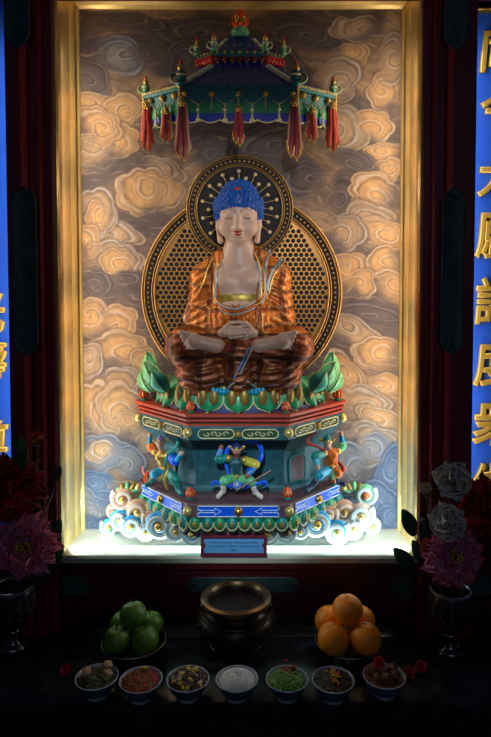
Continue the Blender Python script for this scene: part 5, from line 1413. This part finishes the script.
def vase(px, py, label):
    q = PT(px, py); c = Vector((q[0], q[1], ZTAB))
    t = thing('flower_vase', tuple(c), label, 'vase', 'pair of flower vases')
    MB().lathe([(.040, 0), (.042, .004), (.036, .010), (.022, .020), (.014, .034), (.0125, .050), (.016, .060), (.013, .064)], c, 32).build('foot', VRIM if False else VASE, t)
    MB().lathe([(.013, .062), (.030, .072), (.048, .092), (.060, .120), (.066, .150), (.067, .176), (.064, .196), (.061, .202), (.056, .2), (.059, .176), (.058, .15), (.05, .12), (.03, .085), (0, .08)], c, 40).build('vase_body', VASE, t)
    MB().lathe([(.0605, .197), (.0665, .200), (.068, .205), (.0665, .210), (.061, .211), (.0565, .206)], c, 40, cap=False).build('rim', VRIM, t)
    for zz, r in ((.010, .0375), (.022, .0215), (.060, .0165)):
        MB().tube([c + Vector((r * cos(a), r * sin(a), zz)) for a in np.linspace(0, 2 * pi, 28, endpoint=False)], .0022, 6, 0, True).build('foot_ring', VRIM, t)
    m = MB(); rnd = random.Random(4)
    for k in range(14):      # engraved sprays on the bowl
        an = 2 * pi * k / 14
        for j in range(4):
            zz = .12 + .018 * j; rr = .0615 + .0055 * (j > 0) - .001 * (j == 3); a2 = an + .06 * sin(j * 2 + k)
            m.ball(c + Vector((rr * cos(a2), rr * sin(a2), zz)), .0032, 0, 6, 4, (1.3, 1.3, 1.6))
    m.build('spray_relief', mat('vase_engraving', (92, 72, 46), .5, .45), t)
    return c
vr = vase(450, 652, 'dark footed vase of white and pink flowers at the right end of the altar')
vl = vase(14, 648, 'dark footed vase of red and pink flowers at the left end of the altar')
mouth = lambda c, dx=0, dy=0: c + Vector((dx, dy, .17))
Yv = vr.y
wl = ((.2, 3), (.45, 4), (.8, 5), (1.15, 6), (1.45, 6))
flower('white_peony', mouth(vr, .01), None, P(453, 480, Yv - .01), (-.12, -1, .30), M(20, Yv), 'topmost ruffled white flower in the right vase', [FWH, FWH2], None, .14, wl, .72)
flower('white_peony', mouth(vr, -.01, -.01), None, P(447.5, 522, Yv - .06), (-.15, -1, .12), M(20, Yv), 'lower ruffled white flower in the right vase, just above the pink one', [FWH, FWH2], None, .14, wl, .72)
flower('white_rosebud', mouth(vr, -.02), None, P(426, 491, Yv), (-.35, -.7, .8), M(13, Yv), 'small half open white bud beside the gilt frame in the right vase', [FWH, mat('bud_yellow', (206, 180, 110), 0, .5)], None, .04, ((.12, 4), (.3, 5), (.6, 5)), .5)
flower('red_carnation', mouth(vr, .03), None, P(486, 506, Yv + .02), (.15, -1, .25), M(32, Yv), 'large shaggy red flower at the outer side of the right vase', [FRED, FRED2], STAM, .12, ((.3, 9), (.6, 12), (.95, 14), (1.3, 16), (1.55, 16)), .30, notch=.07)
flower('pink_chrysanthemum', mouth(vr, 0, -.02), None, P(455, 556, Yv - .07), (-.05, -1, .35), M(33, Yv), 'large shaggy pink flower with a yellow centre low in the right vase', [FPINK, FPINK2], STAM, .10, ((.7, 12), (1.0, 14), (1.3, 18), (1.6, 18), (1.9, 16)), .27, notch=.06)
flower('salmon_rose', mouth(vr, -.03), None, P(428, 547, Yv - .03), (-.5, -.8, .3), M(11, Yv), 'small salmon bloom tucked beside the pink flower in the right vase', [FSAL], None, .08, ((.3, 4), (.7, 5), (1.1, 6)), .5)
flower('red_carnation', mouth(vl, 0), None, P(10, 488, Yv), (.15, -1, .3), M(37, Yv), 'large shaggy red flower in the left vase', [FRED, FRED2], STAM, .12, ((.3, 9), (.6, 12), (.95, 14), (1.3, 16), (1.55, 18)), .30, notch=.07)
flower('pink_chrysanthemum', mouth(vl, .01, -.02), None, P(25, 547, Yv - .07), (.1, -1, .3), M(34, Yv), 'pale pink flower with a yellow centre low in the left vase', [FPINK2, FPINK], STAM, .10, ((.7, 12), (1.0, 14), (1.3, 18), (1.6, 18), (1.9, 14)), .29, notch=.06)
flower('orange_rosebud', mouth(vl, .02), None, P(37, 441, Yv), (.2, -.5, 1), M(13, Yv), 'small orange red rosebud above the left vase', [mat('petal_orange_red', (200, 70, 30), 0, .5)], None, .04, ((.12, 4), (.3, 5), (.55, 5)), .5)
def leafspray(base, tip, w, label, mid=None):
    b, t_ = Vector(base), Vector(tip); d = t_ - b
    o = thing('silk_leaf', tuple(b), label, 'leaf', 'leaf stems in the vases')
    s0 = b + d * max(.3, 1 - 4.2 * w / d.length)
    m = MB(); leafshape(m, s0, t_, w, (0, -1, .25), 0, 8, 0); m.build('leaf_blade', LEAFD, o, sharp=60)
    MB().tube(spline([b, b + d * .3 + Vector((0, .0, .012)), s0], 6), .002, 6).build('stem', STEMG, o)
for px, py, w, lb in ((402, 509, 9, 'dark round leaf overlapping the edge of the gilt frame, right vase'), (421, 517, 9, 'dark leaf between the bud and the lower white flower'), (393, 548, 9, 'dark leaf at the lower right corner of the gilt frame'), (412, 540, 8, 'dark leaf behind the salmon bloom of the right vase')):
    leafspray(mouth(vr, -.02), P(px, py, Yv + .0), M(w * .8, Yv), lb)
for px, py, w, lb in ((64, 547, 9, 'dark leaf reaching towards the lower left corner of the gilt frame'), (62, 520, 9, 'dark leaf beside the pink flower of the left vase'), (61, 466, 4, 'thin arching leaf to the right of the large red flower, left vase'), (22, 437, 8, 'dark leaf beside the orange rosebud, left vase'), (55, 560, 9, 'lowest dark leaf beside the left vase')):
    leafspray(mouth(vl, .02), P(px, py, Yv + .0), M(w, Yv), lb)
# small loose red flowers lying on the altar and the rose on the food
def orchid(px, py, label, mt, r=.026, ax=(-.2, -.6, 1)):
    q = Vector(PT(px, py)) + Vector((0, 0, r * .5)); return flower('red_silk_flower', None, None, q, ax, r, label, mt, None, .05, ((.5, 4), (1.1, 5)), .42, stem=False, grp='loose red flowers on the altar')
ORR = [mat('petal_crimson', (170, 20, 50), 0, .55)]
orchid(409, 677, 'crimson silk flower lying on the altar right beside the last bowl', ORR)
orchid(421, 672, 'crimson silk flower on the altar farther from the last bowl', ORR)
orchid(66, 674, 'dark crimson silk flower on the altar beside the leftmost bowl', ORR, .022)
flower('red_rose', None, None, BOWL7 + Vector((-.016, .004, .090)), (-.1, -.75, .65), .022, 'small bright red rose garnish on the brown chunks in the rightmost bowl', [mat('rose_red', (230, 40, 60), 0, .45)], None, .03, ((.12, 3), (.35, 4), (.7, 5), (1.1, 6)), .5, stem=False, grp='food garnish', cat='flower')
# ================================================================== CAMERA AND LIGHT
cam = bpy.data.cameras.new('camera'); co = bpy.data.objects.new('camera', cam); COL.objects.link(co)
co.location = (CAMX, 0, EYE); co.rotation_euler = (pi / 2 - TH, 0, 0)
cam.sensor_width = 36; cam.lens = F * 36 / H
cam.shift_x = (W / 2 - CX) / H; cam.shift_y = -(H / 2 - CY) / H
cam.clip_start = .05
SC.camera = co

def area(name, loc, to, sx, sy, power, col):
    l = bpy.data.lights.new(name, 'AREA'); l.shape = 'RECTANGLE'; l.size = sx; l.size_y = sy; l.energy = power; l.color = col
    o = bpy.data.objects.new(name, l); COL.objects.link(o); o.location = loc
    d = Vector(to) - Vector(loc)
    o.rotation_euler = d.to_track_quat('-Z', 'Y').to_euler()
    return o
# light strips inside the frame: warm ones up both sides, a cool one along the sill
zs0, zsm, zs1 = ZF + .02, PZ(440, 2.1), PZ(46, 2.1)
for s in (-1, 1):
    for z0, z1, pw, colr in ((zsm, zs1, SIDE_W, (1.0, .85, .66)), (zs0, zsm, COOL_W, (.72, .9, 1.0))):
        zc = (z0 + z1) / 2
        area('side_strip_light', (s * (XN - .012), YS + .022, zc), (s * (XN - .012) - s * .5, YS + .022 + .35, zc), .02, z1 - z0, pw, colr)
area('sill_strip_light', (0, YS + .012, ZF + .014), (0, YS + .4, ZF + .10), 1.12, .016, SILL_W, (.66, .9, 1.0))
# strips hidden behind the pillars light the blue panels
for s in (-1, 1):
    o = area('panel_strip_light', (s * .80, 2.12, 2.1), (s * 1.2, 2.2, 2.1), .03, 1.6, PANEL_W, (.85, .92, 1.0))
# warm spot added to brighten the statue, and dim daylight from the hall behind the viewer
l = bpy.data.lights.new('added_fill_spot', 'SPOT'); l.energy = SPOT_W; l.spot_size = radians(31); l.spot_blend = .9; l.shadow_soft_size = .05; l.color = (1, .93, .88)
o = bpy.data.objects.new('added_fill_spot', l); COL.objects.link(o); o.location = (0.25, .25, 2.55)
o.rotation_euler = (Vector(N(239, 240, 2.1)) - Vector(o.location)).to_track_quat('-Z', 'Y').to_euler()
l = bpy.data.lights.new('added_fill_spot', 'SPOT'); l.energy = SPOT2_W; l.spot_size = radians(19); l.spot_blend = .8; l.shadow_soft_size = .05; l.color = (.68, .92, 1)  # second added spot, cool, to brighten the pedestal
o = bpy.data.objects.new('added_fill_spot', l); COL.objects.link(o); o.location = (-.1, .1, 2.5)
o.rotation_euler = (Vector(N(239, 470, 2.05)) - Vector(o.location)).to_track_quat('-Z', 'Y').to_euler()
area('hall_daylight', (0.2, -2.6, 3.0), (0, 2.0, 1.1), 2.4, 1.8, HALL_W, (.62, .76, 1.0))

wd = bpy.data.worlds.new('world'); SC.world = wd; wd.use_nodes = True
bg = wd.node_tree.nodes['Background']; bg.inputs['Color'].default_value = (.30, .42, .85, 1); bg.inputs['Strength'].default_value = WORLD_S
vs_ = SC.view_settings; vs_.view_transform = 'Standard'; vs_.look = 'None'; vs_.gamma = 1; vs_.exposure = 0.0; vs_.use_curve_mapping = False
try:
    SC.cycles.use_denoising = True
    SC.cycles.max_bounces = 8; SC.cycles.sample_clamp_indirect = 4.0
except Exception: pass
for o in list(SC.objects):
    if '_b' in o: del o['_b']
